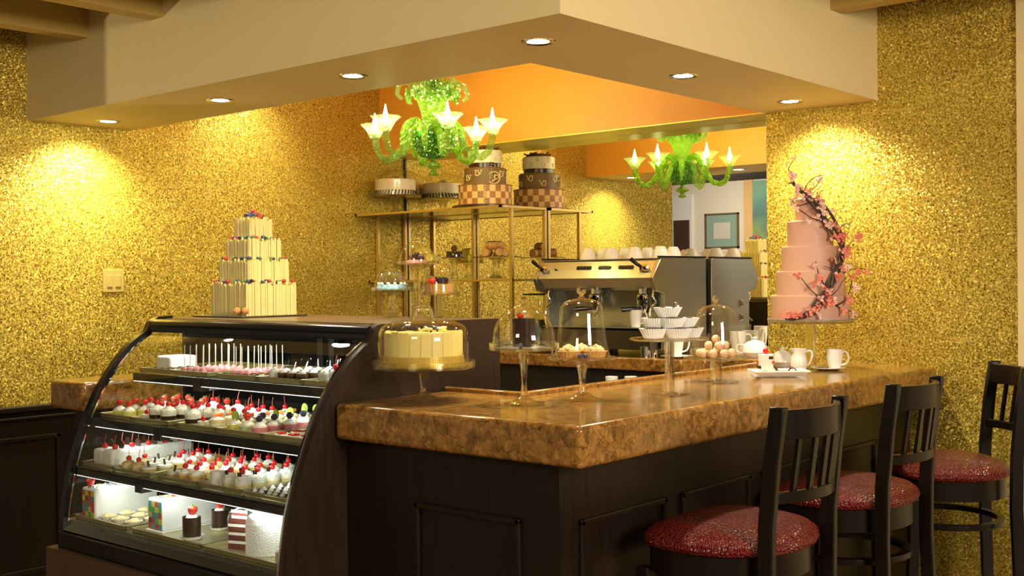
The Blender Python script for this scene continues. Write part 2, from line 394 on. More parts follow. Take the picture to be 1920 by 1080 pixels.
# big painting
def painting():
    m = mat('green_landscape_canvas', (.1, .2, .1), .6); n, l, bb = nodes(m); nt = m.node_tree
    tc = n.new('ShaderNodeTexCoord'); sp = n.new('ShaderNodeSeparateXYZ'); l.new(tc.outputs['Object'], sp.inputs[0])
    no = tex(nt, 'ShaderNodeTexNoise', 2.2, Detail=1.5); l.new(tc.outputs['Object'], no.inputs[0])
    ad = n.new('ShaderNodeMath'); ad.operation = 'MULTIPLY_ADD'; l.new(no.outputs[0], ad.inputs[0]); ad.inputs[1].default_value = 1.1; l.new(sp.outputs['Z'], ad.inputs[2])
    r = ramp(nt, [(.0, (.08, .2, .01)), (.3, (.16, .42, .03)), (.42, (.05, .14, .04)), (.5, (.25, .38, .12)), (.62, (.10, .22, .2)), (.8, (.2, .42, .3)), (1., (.3, .5, .35))])
    mr = n.new('ShaderNodeMapRange'); l.new(ad.outputs[0], mr.inputs[0]); mr.inputs[1].default_value = 1.6; mr.inputs[2].default_value = 3.4
    l.new(mr.outputs[0], r.inputs[0]); l.new(r.outputs[0], bb.inputs['Base Color']); return m
o = B().box(UF, UF + .04, 5.9, 6.765, .9, 2.6).build('landscape_painting', painting(), smooth=False)
tag(o, 'tall green landscape painting seen reflected at the right edge of the mirror', 'painting')
# ---------------------------------------------------------------- picture on far wall
t = thing('framed_picture', 'small framed print with pale green mat, reflected in the mirror above the machine', 'picture', (UF, 7.2, 2.02))
b = B()
for q in ((-.235, .235, .195, .215), (-.235, .235, -.215, -.195), (-.235, -.215, -.215, .215), (.215, .235, -.215, .215)): b.box(0, .03, *q)
b.build('frame', mat('thin_dark_gilt', (.25, .17, .07), .35, .5), t, smooth=False)
B().box(.004, .012, -.22, .22, -.2, .2).build('mat_board', mat('sage_mat', (.28, .40, .32), .8), t, smooth=False)
B().box(.012, .016, -.115, .115, -.10, .10).build('print', mat('sketch_paper', (.62, .60, .5), .8), t, smooth=False)
t = thing('light_switch_plate', 'double rocker switch plate on the gold wall left of the pastry case', 'light switch', (2.949, V1, 1.455))
B().box(-.055, .055, -.008, 0, -.054, .054).build('plate', CARD, t, smooth=False, bev=.002)
for x in (-.022, .022): B().box(x - .014, x + .014, -.012, -.008, -.03, .03).build('switch', CARD, t, smooth=False, bev=.002)
# downlights in the soffit
DL = [(2.80, 4.815), (2.79, 3.94), (2.79, 3.135), (2.785, 2.265), (3.623, 2.262), (4.464, 2.262)]
DN = ['soffit downlight nearest the gold left wall', 'soffit downlight second from the left wall', 'soffit downlight third from the left wall, left of the green chandelier',
      'large bright soffit downlight at the inner corner above the bar', 'soffit downlight between the corner and the pink cake', 'soffit downlight nearest the pink cake wall']
TG = [(2.8, 5.3, 0), (2.8, 3.94, 0), (2.79, 3.13, 0), (2.7, 2.1, 0), (3.6, 2.1, 0), (4.9, 2.1, 0)]
PW = [26, 14, 14, 16, 16, 21]
for (u, v), nm, tg, pw in zip(DL, DN, TG, PW):
    t = thing('recessed_downlight', nm, 'ceiling light', (u, v, ZS), 0, 'round downlights in the cream soffit')
    B().lathe([(.036, -.002), (.052, -.004), (.056, -.001), (.056, .0)], 28).build('trim_ring', CHROME, t)
    B().lathe([(0, -.001), (.036, -.001)], 24).build('lens', ESPOT, t)
    l = lamp('downlight_lamp', 'SPOT', (u, v, ZS - .015), pw * 4.5, (1, .93, .68), (u + (tg[0] - u), tg[1], tg[2]), .045, 2.3, 1.0)
t = thing('recessed_downlight', 'downlight inside the raised ceiling recess washing the gold left wall', 'ceiling light', (3.75, 4.72, 2.60), 0, 'round downlights in the cream soffit')
B().lathe([(.036, -.002), (.052, -.004), (.056, -.001), (.056, .0)], 28).build('trim_ring', CHROME, t)
B().lathe([(0, -.001), (.036, -.001)], 24).build('lens', ESPOT, t)
lamp('downlight_lamp', 'SPOT', (3.75, 4.72, 2.585), 50, (1, .93, .70), (3.75, 5.15, 1.6), .045, 1.7, 1.0)
# ---------------------------------------------------------------- bar counter
T = 1.07; TB = .96
t = thing('bar_counter', 'L-shaped bar with thick brown marble top and dark panelled base', 'bar counter', (0, 0, 0))
poly = [(2.30, 1.747), (UW - .002, 1.747), (UW - .002, 2.36), (2.80, 2.36), (2.80, 2.683), (2.30, 2.683)]
B().prism(poly, 'z', TB, T).build('countertop', MARBLE, t, bev=.016, seg=4)
B().prism([(2.78, 2.34), (UW - .002, 2.34), (UW - .002, 2.365), (2.805, 2.365), (2.805, 2.683), (2.78, 2.683)], 'z', T - .002, T + .014).build('raised_lip', MARBLE, t, bev=.004)
B().prism([(2.35, 1.855), (UW - .002, 1.855), (UW - .002, 2.30), (2.74, 2.30), (2.74, 2.683), (2.35, 2.683)], 'z', 0, TB - .001).build('base', DARK, t, smooth=False)
def molding(b, x0, x1, y0, y1, z0, z1, w=.018):
    if abs(x1 - x0) < .03:
        b.box(x0, x1, y0, y1, z1 - w, z1).box(x0, x1, y0, y1, z0, z0 + w).box(x0, x1, y0, y0 + w, z0, z1).box(x0, x1, y1 - w, y1, z0, z1)
    else:
        b.box(x0, x1, y0, y1, z1 - w, z1).box(x0, x1, y0, y1, z0, z0 + w).box(x0, x0 + w, y0, y1, z0, z1).box(x1 - w, x1, y0, y1, z0, z1)
for v0 in (1.985,):
    b = B(); molding(b, 2.338, 2.351, v0, v0 + .40, .12, .80); b.build('panel_moulding', DARK, t, smooth=False, bev=.004)
for u0 in (2.43, 2.93, 3.43, 3.93):
    b = B(); molding(b, u0, u0 + .42, 1.843, 1.856, .12, .80); b.build('panel_moulding', DARK, t, smooth=False, bev=.004)
t = thing('foot_rail', 'brass foot rail along the foot of the bar under the stools', 'foot rail', (0, 0, 0))
B().tube([(2.5, 1.70, .2), (UW - .003, 1.70, .2)], .022, 14).build('rail', BRASS, t)
for u in (2.9, 3.7, 4.5): B().tube([(u, 1.70, .2), (u, 1.70, .0)], .014, 10).build('post', BRASS, t)
# end piece of the counter beyond the pastry case
t = thing('counter_end', 'short brown marble counter end between pastry case and gold wall', 'counter', (0, 0, 0))
B().box(2.225, 2.9, 4.03, 4.28, TB, T).build('countertop', MARBLE, t, bev=.016, seg=4)
B().box(2.30, 2.88, 4.03, 4.22, 0, TB - .001).build('base', DARK, t, smooth=False)
# back counter
t = thing('back_counter', 'lower brown marble back counter below the mirror carrying the espresso machine', 'counter', (0, 0, 0))
B().prism([(4.40, 2.77), (4.60, 2.77), (4.60, 2.51), (U2 - .003, 2.51), (U2 - .003, V1 - .025), (4.40, V1 - .025)], 'z', 1.015, 1.075).build('countertop', MARBLE, t, bev=.008, seg=3)
B().box(4.46, U2, 2.80, V1 - .025, 0, 1.0149).build('base', BLACKM, t, smooth=False)
t = thing('under_counter', 'black work surface inside the bar behind the raised marble lip', 'counter', (0, 0, 0))
B().box(2.82, 4.20, 2.37, 2.685, .85, .88).build('worktop', BLACK, t, bev=.004)
B().box(2.84, 4.18, 2.39, 2.66, 0, .8499).build('base', BLACKM, t, smooth=False)

# ---------------------------------------------------------------- pastry case
VN, VF = 2.690, 3.955
CURVE = [(2.103, .50), (2.108, .582), (2.115, .643), (2.134, .75), (2.165, .855), (2.207, .961), (2.249, 1.045), (2.292, 1.105), (2.335, 1.159), (2.379, 1.202), (2.42, 1.232), (2.455, 1.252)]
t = thing('pastry_display_case', 'long curved-glass pastry case with black trim filled with desserts', 'display case', (0, 0, 0))
prof = [(3.07, 0), (3.07, 1.305), (2.50, 1.305), (2.478, 1.300), (2.468, 1.282), (2.455, 1.254)] + CURVE[::-1][1:] + [(2.095, .50), (2.085, 0)]
B().prism(prof, 'y', VN - .004, VN + .022).build('side_panel', PANEL, t, ang=50)
# near panel slim edge strip and far frame
def strip(v0, v1, off0, off1, cur):
    b = B(); n = len(cur); outer = []; inner = []
    for i, (x, z) in enumerate(cur):
        x0, z0 = cur[max(i - 1, 0)]; x1, z1 = cur[min(i + 1, n - 1)]
        d = Vector((x1 - x0, z1 - z0)).normalized(); nn = Vector((-d.y, d.x))
        outer.append((x + nn.x * off0, z + nn.y * off0)); inner.append((x + nn.x * off1, z + nn.y * off1))
    b.prism(outer + inner[::-1], 'y', v0, v1); return b
strip(VN + .022, VN + .03, .004, -.012, CURVE).build('edge_seal', CHROME, t)
strip(VF - .012, VF + .018, .012, -.012, CURVE + [(2.468, 1.282), (2.50, 1.30), (2.56, 1.303)]).build('end_frame', BLACK, t)
strip(VF - .016, VF - .012, -.004, -.010, CURVE).build('edge_seal', CHROME, t)
B().box(2.62, 3.07, VF, VF + .016, .50, 1.303).build('end_panel', BLACK, t, smooth=False)
# glass
b = B(); b.sheet([(x + .002, VN + .024, z) for x, z in CURVE], [(x + .002, VF - .013, z) for x, z in CURVE]); b.build('curved_glass', CASEG, t)
b = B(); g = [p for p in CURVE if p[1] > .55]
b.v = [(x, VF + .004, z) for x, z in g] + [(2.62, VF + .004, 1.25), (2.62, VF + .004, .56)]; b.face(list(range(len(b.v)))); b.build('end_glass', CASEG, t)
# top bumper and top board
b = B(); cb = [(2.455, 1.254), (2.452, 1.272), (2.462, 1.292), (2.482, 1.303), (2.53, 1.303), (2.53, 1.254)]
b.prism(cb, 'y', VN + .022, VF - .012).build('top_bumper', BLACK, t)
b = B().box(2.525, 3.07, VN + .022, VF + .016, 1.285, 1.3045); b.build('top_board', wood('warm_brown_laminate', (.10, .055, .03), (.14, .08, .04), .3), t, smooth=False)
B().box(3.05, 3.066, VN + .022, VF, .50, 1.284).build('back_panel', mat('black_glass_door', (.006, .006, .007), .06), t, smooth=False)
for v in (3.17, 3.62): B().box(3.03, 3.05, v - .018, v + .018, .55, 1.28).build('back_post', BLACKM, t, smooth=False)
B().box(3.0, 3.02, 3.50, 3.53, .60, 1.28).build('shelf_post', BLACKM, t, smooth=False)
# base parts
B().box(2.129, 3.06, VN + .022, VF, .575, .590).build('deck', TRAYM, t, smooth=False)
b = B(); b.prism([(2.094, .552), (2.118, .590), (2.128, .590), (2.128, .552)], 'y', VN + .022, VF).build('front_ledge', STEEL, t, smooth=False)
b = B().prism([(2.088, .545), (2.104, .550), (2.14, .55), (2.14, .485), (2.088, .485)], 'y', VN + .022, VF + .016); b.build('fascia', BLACK, t, bev=.004)
B().box(2.066, 3.06, VN + .022, VF + .06, 0, .486).build('plinth', PLINTH, t, smooth=False)
for v in (2.82, 3.1, 3.4, 3.7): B().lathe([(0, .006), (.005, .006), (.006, 0)], 10, (2.112, v, .578)).build('screw', BLACKM, t)
# shelves
SHZ = [1.105, .947, .778]; SHU = [2.385, 2.225, 2.150]
for z, u in zip(SHZ, SHU):
    sh = B().box(u, 2.99, VN + .03, VF - .02, z - .008, z).build('glass_shelf', SHELFG, t, smooth=False)
    for (a, c) in ((VN + .03, 3.50), (3.53, VF - .02)):
        B().box(u - .008, u + .012, a, c, z - .032, z - .001).build('shelf_rail', BLACK, sh, smooth=False, bev=.003)
        B().box(u - .004, u + .008, a, c, z - .0345, z - .0325).build('light_strip', ELED, sh, smooth=False)
    B().box(u - .012, u + .1, 3.495, 3.535, z - .05, z - .002).build('shelf_bracket', BLACKM, sh, smooth=False)
    lamp('case_light', 'AREA', (u + .03, (VN + VF) / 2, z - .045), 2.2, (.93, 1, .93), (u + .30, (VN + VF) / 2, z - .2), .03, sy=1.2)
o = B().tube([(2.50, VN + .04, 1.262), (2.50, 3.70, 1.262)], .008, 10).build('light_tube', ELED, t)
lamp('case_light', 'AREA', (2.50, (VN + VF) / 2, 1.245), 3.6, (.93, 1, .93), (2.68, (VN + VF) / 2, 1.0), .03, sy=1.2)

# ---------------------------------------------------------------- trays
def tray_mesh(wv, lu, h=.016):
    b = B(); x0, x1, y0, y1 = 0, lu, -wv / 2, wv / 2; e = .008
    b.box(x0 + .004, x1 - .004, y0 + .004, y1 - .004, 0, .002)
    for (a, c, d, f) in ((x0, x0 + .004, y0, y1), (x1 - .004, x1, y0, y1), (x0, x1, y0, y0 + .004), (x0, x1, y1 - .004, y1)): b.box(a, c, d, f, 0, h)
    b.box(x0 - .005, x0 + .003, y0 - .005, y1 + .005, h - .003, h).box(x1 - .003, x1 + .005, y0 - .005, y1 + .005, h - .003, h)
    b.box(x0 - .005, x1 + .005, y0 - .005, y0 + .003, h - .003, h).box(x0 - .005, x1 + .005, y1 - .003, y1 + .005, h - .003, h)
    return b
SHN = ['top', 'second', 'third', 'bottom']
TV = [2.845, 3.085, 3.325, 3.60, 3.83]; TW = [.222, .222, .222, .215, .205]
POSN = ['nearest the dark side panel', 'second from the dark side panel', 'in the middle', 'fourth from the side panel', 'at the far left end']
TU = [2.405, 2.242, 2.168, 2.132]; TZ = [1.1055, .9475, .7785, .5905]
tp = {}
for si_ in range(4):
    for k in range(5):
        if si_ == 3 and k not in (0, 2, 4): continue
        wv = TW[k] if si_ < 3 else (.40, 0, .40, 0, .34)[k]
        vv = TV[k] if si_ < 3 else (2.925, 0, 3.345, 0, 3.755)[k]
        key = round(wv, 3)
        if key not in tp:
            o = tray_mesh(wv, .40).build('serving_tray', TRAYM, smooth=False, bev=.0015); tp[key] = o.data
        else:
            o = bpy.data.objects.new('serving_tray', tp[key]); C.objects.link(o)
            md = o.modifiers.new('bevel', 'BEVEL'); md.width = .0015; md.limit_method = 'ANGLE'
        o.location = (TU[si_], vv, TZ[si_])
        pn = POSN[k] if si_ < 3 else {0: 'under the coconut cake', 2: 'in the middle under the second checkered loaf', 4: 'at the far left under the first checkered loaf'}[k]
        tag(o, 'champagne tray on the %s case shelf, %s' % (SHN[si_], pn), 'tray', 'metal trays in the pastry case')
# ---------------------------------------------------------------- pastry kinds
def cherry(p, z, r=.0098, name='cherry'):
    b = B().sph((0, 0, z + r * .8), r, 10).tube([(0, 0, z + r * 1.5), (.002, .003, z + r * 3), (.008, .006, z + r * 4.6)], .0011, 5, 1)
    return b.build(name, [CRED, STEM], p)
def strawberry(p, z, r=.014, x=0, y=0, tilt=0, name='strawberry'):
    M = Matrix.Translation((x, y, z)) @ Matrix.Rotation(tilt, 4, 'Y')
    b = B().lathe([(0, 0), (r * .9, r * .3), (r, r * .8), (r * .75, r * 1.5), (r * .3, r * 2.1), (0, r * 2.25)][::-1] if 0 else [(0, 0), (r * .45, r * .2), (r * .85, r * .8), (r, r * 1.4), (r * .7, r * 1.9), (0, r * 2)], 12, M=M)
    for k in range(5):
        a = k * 1.2566
        b.tube([M @ Vector((0, 0, r * 1.95)), M @ Vector((r * .7 * math.cos(a), r * .7 * math.sin(a), r * 2.2))], [r * .22, r * .03], 4, 1)
    return b.build(name, [STRAW, LEAF], p)
def blackberry(p, z, r=.011, name='blackberry'):
    b = B()
    for i in range(4):
        for k in range(6): a = k * 1.047 + i * .5; q = math.sin((i + .7) / 4 * PI * .9); b.sph((r * .75 * q * math.cos(a), r * .75 * q * math.sin(a), z + r * .5 + i * r * .45), r * .36, 6)
    return b.build(name, BLACKB, p)
def lime(p, z, r=.016):
    M = Matrix.Translation((0, 0, z + r * .8)) @ Matrix.Rotation(PI / 2, 4, 'Y')
    b = B().lathe([(0, -.0015), (r, -.0015), (r, .0015), (0, .0015)], 16, M=M).lathe([(r, -.002), (r * 1.1, 0), (r, .002)], 16, M=M, mi=1)
    return b.build('lime_slice', [LIME, LEAF], p)
def carrot(p, z):
    b = B().tube([(-.022, 0, z + .006), (0, 0, z + .007), (.022, 0, z + .006)], [.001, .0045, .007], 8).tube([(.022, 0, z + .006), (.032, 0, z + .01)], [.004, .001], 5, 1)
    return b.build('marzipan_carrot', [CARROT, LEAF], p)
def swirl(p, z, r, mat_=CREAMF, h=.018):
    b = B().lathe([(r, 0), (r * .98, h * .3), (r * .8, h * .45), (r * .72, h * .7), (r * .45, h * .8), (r * .3, h * 1.05), (0, h * 1.25)], 18, (0, 0, z), mod=lambda a, i: 1 + .09 * math.sin(a * 6 + i))
    return b.build('cream_top', mat_, p)
def cup(name, layers, r=.024, h=.042, glass=True, sq=False):
    """a pastry: its body of stacked layers is the thing itself"""
    seg = 4 if sq else 20; b = B(); z = 0; mats = []
    tot = sum(q[1] for q in layers)
    for i, (mm, hh) in enumerate(layers):
        dz = h * hh / tot; f0 = 1 + .08 * z / h; f1 = 1 + .08 * (z + dz) / h
        rr = r * (1.25 if sq else 1)
        b.lathe([(0, z), (rr * f0, z), (rr * f1, z + dz), (0, z + dz)], seg, mi=i, M=Matrix.Rotation(PI / 4, 4, 'Z') if sq else None); mats.append(mm); z += dz
    o = b.build(name, mats)
    if glass:
        rr = r * (1.3 if sq else 1.05)
        B().lathe([(rr, .0), (rr * 1.12, h * 1.35)], seg, M=Matrix.Rotation(PI / 4, 4, 'Z') if sq else None).build('clear_cup', CUPG, o)
    return o
def proto(fn):
    o = fn(); o.location = (0, 0, -9); return o
def P_mousse(name, col, top, base=None):
    def f():
        o = cup(name, [(base or col, .35), (col, .65)] if base else [(col, 1)], h=.026)
        swirl(o, .026, .021, h=.016); top(o, .040); return o
    return f
K = {}
K['pink'] = (P_mousse('pink_mousse_cup', PINKM, lambda o, z: blackberry(o, z)), 'pink mousse cup with cream and a blackberry', 'dessert cup')
K['lemon'] = (P_mousse('lemon_mousse_cup', YELM, lambda o, z: lime(o, z)), 'yellow lemon mousse cup with a lime slice', 'dessert cup')
K['green'] = (P_mousse('green_mousse_cup', GRNM, lambda o, z: strawberry(o, z)), 'pale green mousse cup with a strawberry', 'dessert cup')
K['shortcake'] = (P_mousse('strawberry_cream_cup', YELM, lambda o, z: strawberry(o, z, .013), CREAMF), 'white and yellow cream cup with a strawberry', 'dessert cup')
def f():
    o = cup('black_forest_cup', [(CREAMF, .3), (CHOC, .35), (CREAMF, .35)], .026, .042); swirl(o, .042, .026); cherry(o, .060); return o
K['forest'] = (f, 'layered black forest cream cup with a cherry', 'dessert cup')
def f():
    o = cup('chocolate_cream_cake', [(CHOC, .5), (MCHOC, .5)], .024, .026, False); swirl(o, .026, .025, h=.016); cherry(o, .042); return o
K['choccream'] = (f, 'chocolate cake with white cream and cherry', 'cake')
def f():
    o = cup('carrot_cake', [(CAKEY, .45), (CREAMF, .15), (CAKEY, .4)], .025, .034, False); swirl(o, .034, .022, h=.008); carrot(o, .042); return o
K['carrot'] = (f, 'small carrot cake with an orange marzipan carrot', 'cake')
def f():
    o = cup('small_trifle', [(SPONGE, .5), (CREAMF, .5)], .018, .024); cherry(o, .024, .009); return o
K['trifle'] = (f, 'little square cream trifle with a cherry', 'dessert cup')
def f():
    o = cup('caramel_cream_cup', [(CARA, .75), (CREAMF, .25)], .024, .026)
    B().tube([(0, 0, .026), (.006, .006, .045)], .004, 6).build('chocolate_stick', CHOC, o); return o
K['caramel'] = (f, 'beige caramel cream cup with a chocolate stick', 'dessert cup')
def f():
    o = cup('vanilla_cupcake', [(SPONGE, .8), (CAKEY, .2)], .023, .028, False); swirl(o, .028, .021, h=.014); cherry(o, .042); return o
K['vanilla'] = (f, 'golden vanilla cupcake with cream and a cherry', 'cupcake')
def f():
    o = cup('nut_cupcake', [(MCHOC, .4), (CAKEY, .6)], .023, .026, False); swirl(o, .026, .022, CARA, .012); cherry(o, .036); return o
K['nut'] = (f, 'brown nut cupcake with cream and cherry', 'cupcake')
def f():
    o = cup('coconut_cream_cup', [(CAKEY, .6), (CREAMF, .4)], .025, .034); swirl(o, .034, .025, COCO, .018)
    B().tube([(-.012, 0, .038), (-.013, 0, .062)], .0035, 6).tube([(-.012, .007, .038), (-.013, .008, .060)], .0035, 6).build('cookie_sticks', CHOC, o); cherry(o, .052); return o
K['coconut'] = (f, 'coconut cream cup with dark sticks and cherry', 'dessert cup')
def f():
    o = B().lathe([(0, 0), (.012, 0), (.013, .008), (0, .012)], 8).build('chocolate_petit_four', CHOC)
    swirl(o, .010, .008, h=.010); return o
K['petit'] = (f, 'tiny chocolate petit four with white cream', 'petit four')
def f():
    o = B().sph((0, 0, .012), .015, 12).build('cake_pop', PINKP)
    B().tube([(0, 0, .02), (.002, .001, .105)], .0016, 6).build('stick', mat('pop_stick', (.85, .72, .52), .5), o)
    return o
K['pop'] = (f, 'pink glazed cake pop with an upright stick', 'cake pop')
def f():
    o = B().lathe([(0, 0), (.014, 0), (.015, .008), (0, .012)], 12).build('striped_cookie', WCHOC)
    B().tube([(-.012, 0, .012), (0, .004, .0145), (.012, 0, .012)], .0016, 5).tube([(-.010, -.006, .012), (.002, -.004, .0145), (.011, -.007, .011)], .0016, 5).build('chocolate_stripe', CHOC, o); return o
K['cookie'] = (f, 'small white cookie with dark chocolate stripes', 'cookie')
def f():
    o = cup('chocolate_shot', [(CHOC, .7), (MCHOC, .3)], .018, .03); swirl(o, .03, .014, h=.008)
    B().tube([(0, 0, .03), (.012, .004, .066)], .0022, 6).build('spoon', CUPG, o); return o
K['chocshot'] = (f, 'dark chocolate shot glass with a clear spoon', 'dessert cup')
def f():
    o = cup('mint_cream_cup', [(MINT, .7), (CREAMF, .3)], .022, .034); swirl(o, .034, .022, h=.014); cherry(o, .046); return o
K['mint'] = (f, 'mint green cream cup with a red cherry', 'dessert cup')
def f():
    o = cup('orange_jelly_cup', [(ORGM, .4), (CREAMF, .6)], .019, .034); swirl(o, .034, .016, h=.01); return o
K['jelly'] = (f, 'orange jelly cup topped with white cream', 'dessert cup')
def f():
    o = B().box(-.022, .022, -.026, .026, 0, .014).build('cherry_slice', CREAMF, bev=.003)
    B().box(-.018, .006, -.02, .02, .014, .019).build('red_jelly', CRED, o, bev=.003); return o
K['slice'] = (f, 'flat white slice with shiny red jelly', 'cake slice')
def f():
    b = B().lathe([(0, .001), (.018, 0), (.030, .018)], 56, mod=lambda a, i: 1 + (.06 * math.sin(a * 14) if i == 2 else 0)); o = b.build('crumble_tart', PAPER)
    B().lathe([(.026, .010), (.022, .020), (.010, .026), (0, .027)], 12, mod=lambda a, i: 1 + .12 * math.sin(a * 5 + i * 2)).build('filling', CRUMB, o); return o
K['tart'] = (f, 'pale crumble tart in white paper cup', 'tart')
PR = {}
def place(kind, loc, where, grp):
    fn, desc, cat = K[kind]; lab = desc + ', ' + where
    if kind not in PR:
        o = fn(); PR[kind] = o; o.location = loc; tag(o, lab, cat, grp)
    else:
        o = dup(PR[kind], loc, lab, grp)
    o.rotation_euler = (0, 0, random.uniform(-.6, .6))
    return o
def row(kinds, shelf, v, n, u0=.03, du=.062, rowname=''):
    """one line of pastries running back from the glass"""
    if isinstance(kinds, str): kinds = [kinds] * n
    for i, kd in enumerate(kinds):
        if kd is None: continue
        s = '%s, %s shelf' % (rowname, SHN[shelf])
        wh = '%s in %s' % (ORD[i], s)
        place(kd, (TU[shelf] + u0 + i * du, v + random.uniform(-.004, .004), TZ[shelf] + .0022), wh, kd + ' pastries of ' + s)
# second shelf (five trays, near to far)
row(['slice', 'slice', 'slice', 'slice'], 1, 2.785, 4, .035, .07, 'right end')
row(['slice', 'slice', 'slice'], 1, 2.845, 3, .035, .07, 'centre-right end')
row(['slice', 'slice', 'slice'], 1, 2.905, 3, .035, .07, 'by the pinks')
row('pink', 1, 3.015, 6, .032, .058, 'pink row')
row(['green', 'pink', 'lemon', 'lemon', 'lemon', 'lemon'], 1, 3.082, 6, .032, .058, 'middle row')
row(['lemon', 'carrot', 'carrot', 'carrot', 'carrot', 'lemon'], 1, 3.150, 6, .032, .058, 'lemon row')
row(['carrot', 'carrot', 'choccream', 'choccream', 'choccream', 'choccream'], 1, 3.255, 6, .034, .058, 'carrot row')
row(['trifle', 'forest', 'choccream', 'choccream', 'choccream'], 1, 3.322, 5, .028, .062, 'trifle row')
row(['forest', 'forest', 'choccream', 'forest', 'choccream'], 1, 3.392, 5, .032, .062, 'forest row')
row(['forest', 'forest', 'shortcake', 'forest', 'shortcake'], 1, 3.54, 5, .032, .062, 'by the post')
row(['forest', 'shortcake', 'shortcake', 'shortcake', 'shortcake'], 1, 3.605, 5, .032, .062, 'left of post')
row(['trifle', 'shortcake', 'shortcake', 'shortcake', 'shortcake'], 1, 3.668, 5, .028, .062, 'far row')
row('shortcake', 1, 3.785, 5, .03, .062, 'far left row')
row('shortcake', 1, 3.85, 5, .03, .062, 'leftmost row')
# third shelf
for j, v in enumerate((2.765, 2.798, 2.831, 2.864, 2.897, 2.930)):
    row('petit', 2, v, 9, .022, .033, 'line %s' % ORD[j])
row('coconut', 2, 3.015, 6, .035, .058, 'right coconut row')
row('coconut', 2, 3.08, 6, .035, .058, 'left coconut row')
row(['vanilla', 'nut', 'vanilla', 'vanilla', 'vanilla', 'vanilla'], 2, 3.255, 6, .03, .058, 'right vanilla row')
row(['vanilla', 'vanilla', 'nut', 'vanilla', 'vanilla', 'vanilla'], 2, 3.322, 6, .03, .058, 'mid vanilla row')
row(['caramel', 'vanilla', 'vanilla', 'nut', 'vanilla'], 2, 3.39, 5, .03, .06, 'left vanilla row')
row(['caramel', 'caramel', 'vanilla', 'vanilla', 'vanilla'], 2, 3.54, 5, .03, .06, 'caramel row')
row(['nut', 'caramel', 'caramel', 'vanilla', 'vanilla'], 2, 3.605, 5, .03, .06, 'second caramel row')
row(['nut', 'nut', 'caramel', 'caramel', 'caramel'], 2, 3.668, 5, .03, .06, 'nut row')
# top shelf
row(['mint', 'mint', 'mint', 'mint', 'mint'], 0, 2.775, 5, .03, .055, 'right mint row')
row(['mint', 'mint', 'mint', 'mint', 'mint'], 0, 2.832, 5, .03, .055, 'mid mint row')
row(['jelly', 'mint', 'mint', 'chocshot', 'chocshot'], 0, 2.89, 5, .028, .052, 'left mint row')
row('chocshot', 0, 3.0, 5, .026, .05, 'right shot row')
row('chocshot', 0, 3.046, 5, .026, .05, 'second shot row')
row('chocshot', 0, 3.092, 5, .026, .05, 'third shot row')
row(['jelly', 'chocshot', 'chocshot', 'chocshot'], 0, 3.14, 4, .026, .05, 'left shot row')
for j, v in enumerate((3.235, 3.27, 3.305)): row('cookie', 0, v, 8, .022, .036, 'cookie line %s' % ORD[j])
for j, v in enumerate((3.345, 3.385, 3.42)): row(['cookie'] + ['pop'] * 4, 0, v, 5, .022, .05, 'pop line %s' % ORD[j])
for j, v in enumerate((3.55, 3.59, 3.63, 3.67)): row('pop', 0, v, 4, .022, .055, 'far pops %s' % ORD[j])
for j, v in enumerate((3.755, 3.79, 3.82)): row('cookie', 0, v, 6, .022, .04, 'far cookies %s' % ORD[j])
# white cakes on upper shelves
def coco_log(name, L, W, H, loc, lab, cherries, disks=True):
    o = B().box(0, L, -W / 2, W / 2, 0, H).build(name, COCO, bev=.012, seg=3, loc=loc); tag(o, lab, 'cake')
    for i in range(cherries):
        c = cherry(o, H - .002, .011); c.location = (L * (i + .5) / cherries, 0, 0)
        if disks: B().lathe([(0, 0), (.017, 0), (.017, .004), (0, .004)], 16, M=Matrix.Rotation(PI / 2, 4, 'Y') @ Matrix.Translation((-.008, 0, 0))).build('chocolate_disk', CHOC, o, loc=(L * (i + .5) / cherries + .022, .0, H + .004))
    return o
coco_log('coconut_cake', .34, .07, .062, (TU[2] + .02, 3.80, TZ[2] + .0022), 'long white coconut log cake with cherries and dark disks, third shelf far left', 5)
coco_log('coconut_cake', .34, .06, .058, (TU[2] + .03, 3.885, TZ[2] + .0022), 'second white coconut log cake, against the case end on the third shelf', 5)
o = B().lathe([(0, 0), (.026, 0), (.026, .05), (0, .052)], 22).build('coconut_cylinder_cake', COCO, loc=(TU[2] + .035, 3.145, TZ[2] + .0022)); tag(o, 'small white coconut-coated cylinder cake at the front of the third shelf', 'cake'); 
o = B().box(0, .12, -.05, .05, 0, .055).build('coconut_cake', COCO, bev=.01, seg=3, loc=(2.47, 3.875, TZ[0] + .0022)); tag(o, 'white coconut cake at the far left back of the top shelf', 'cake')
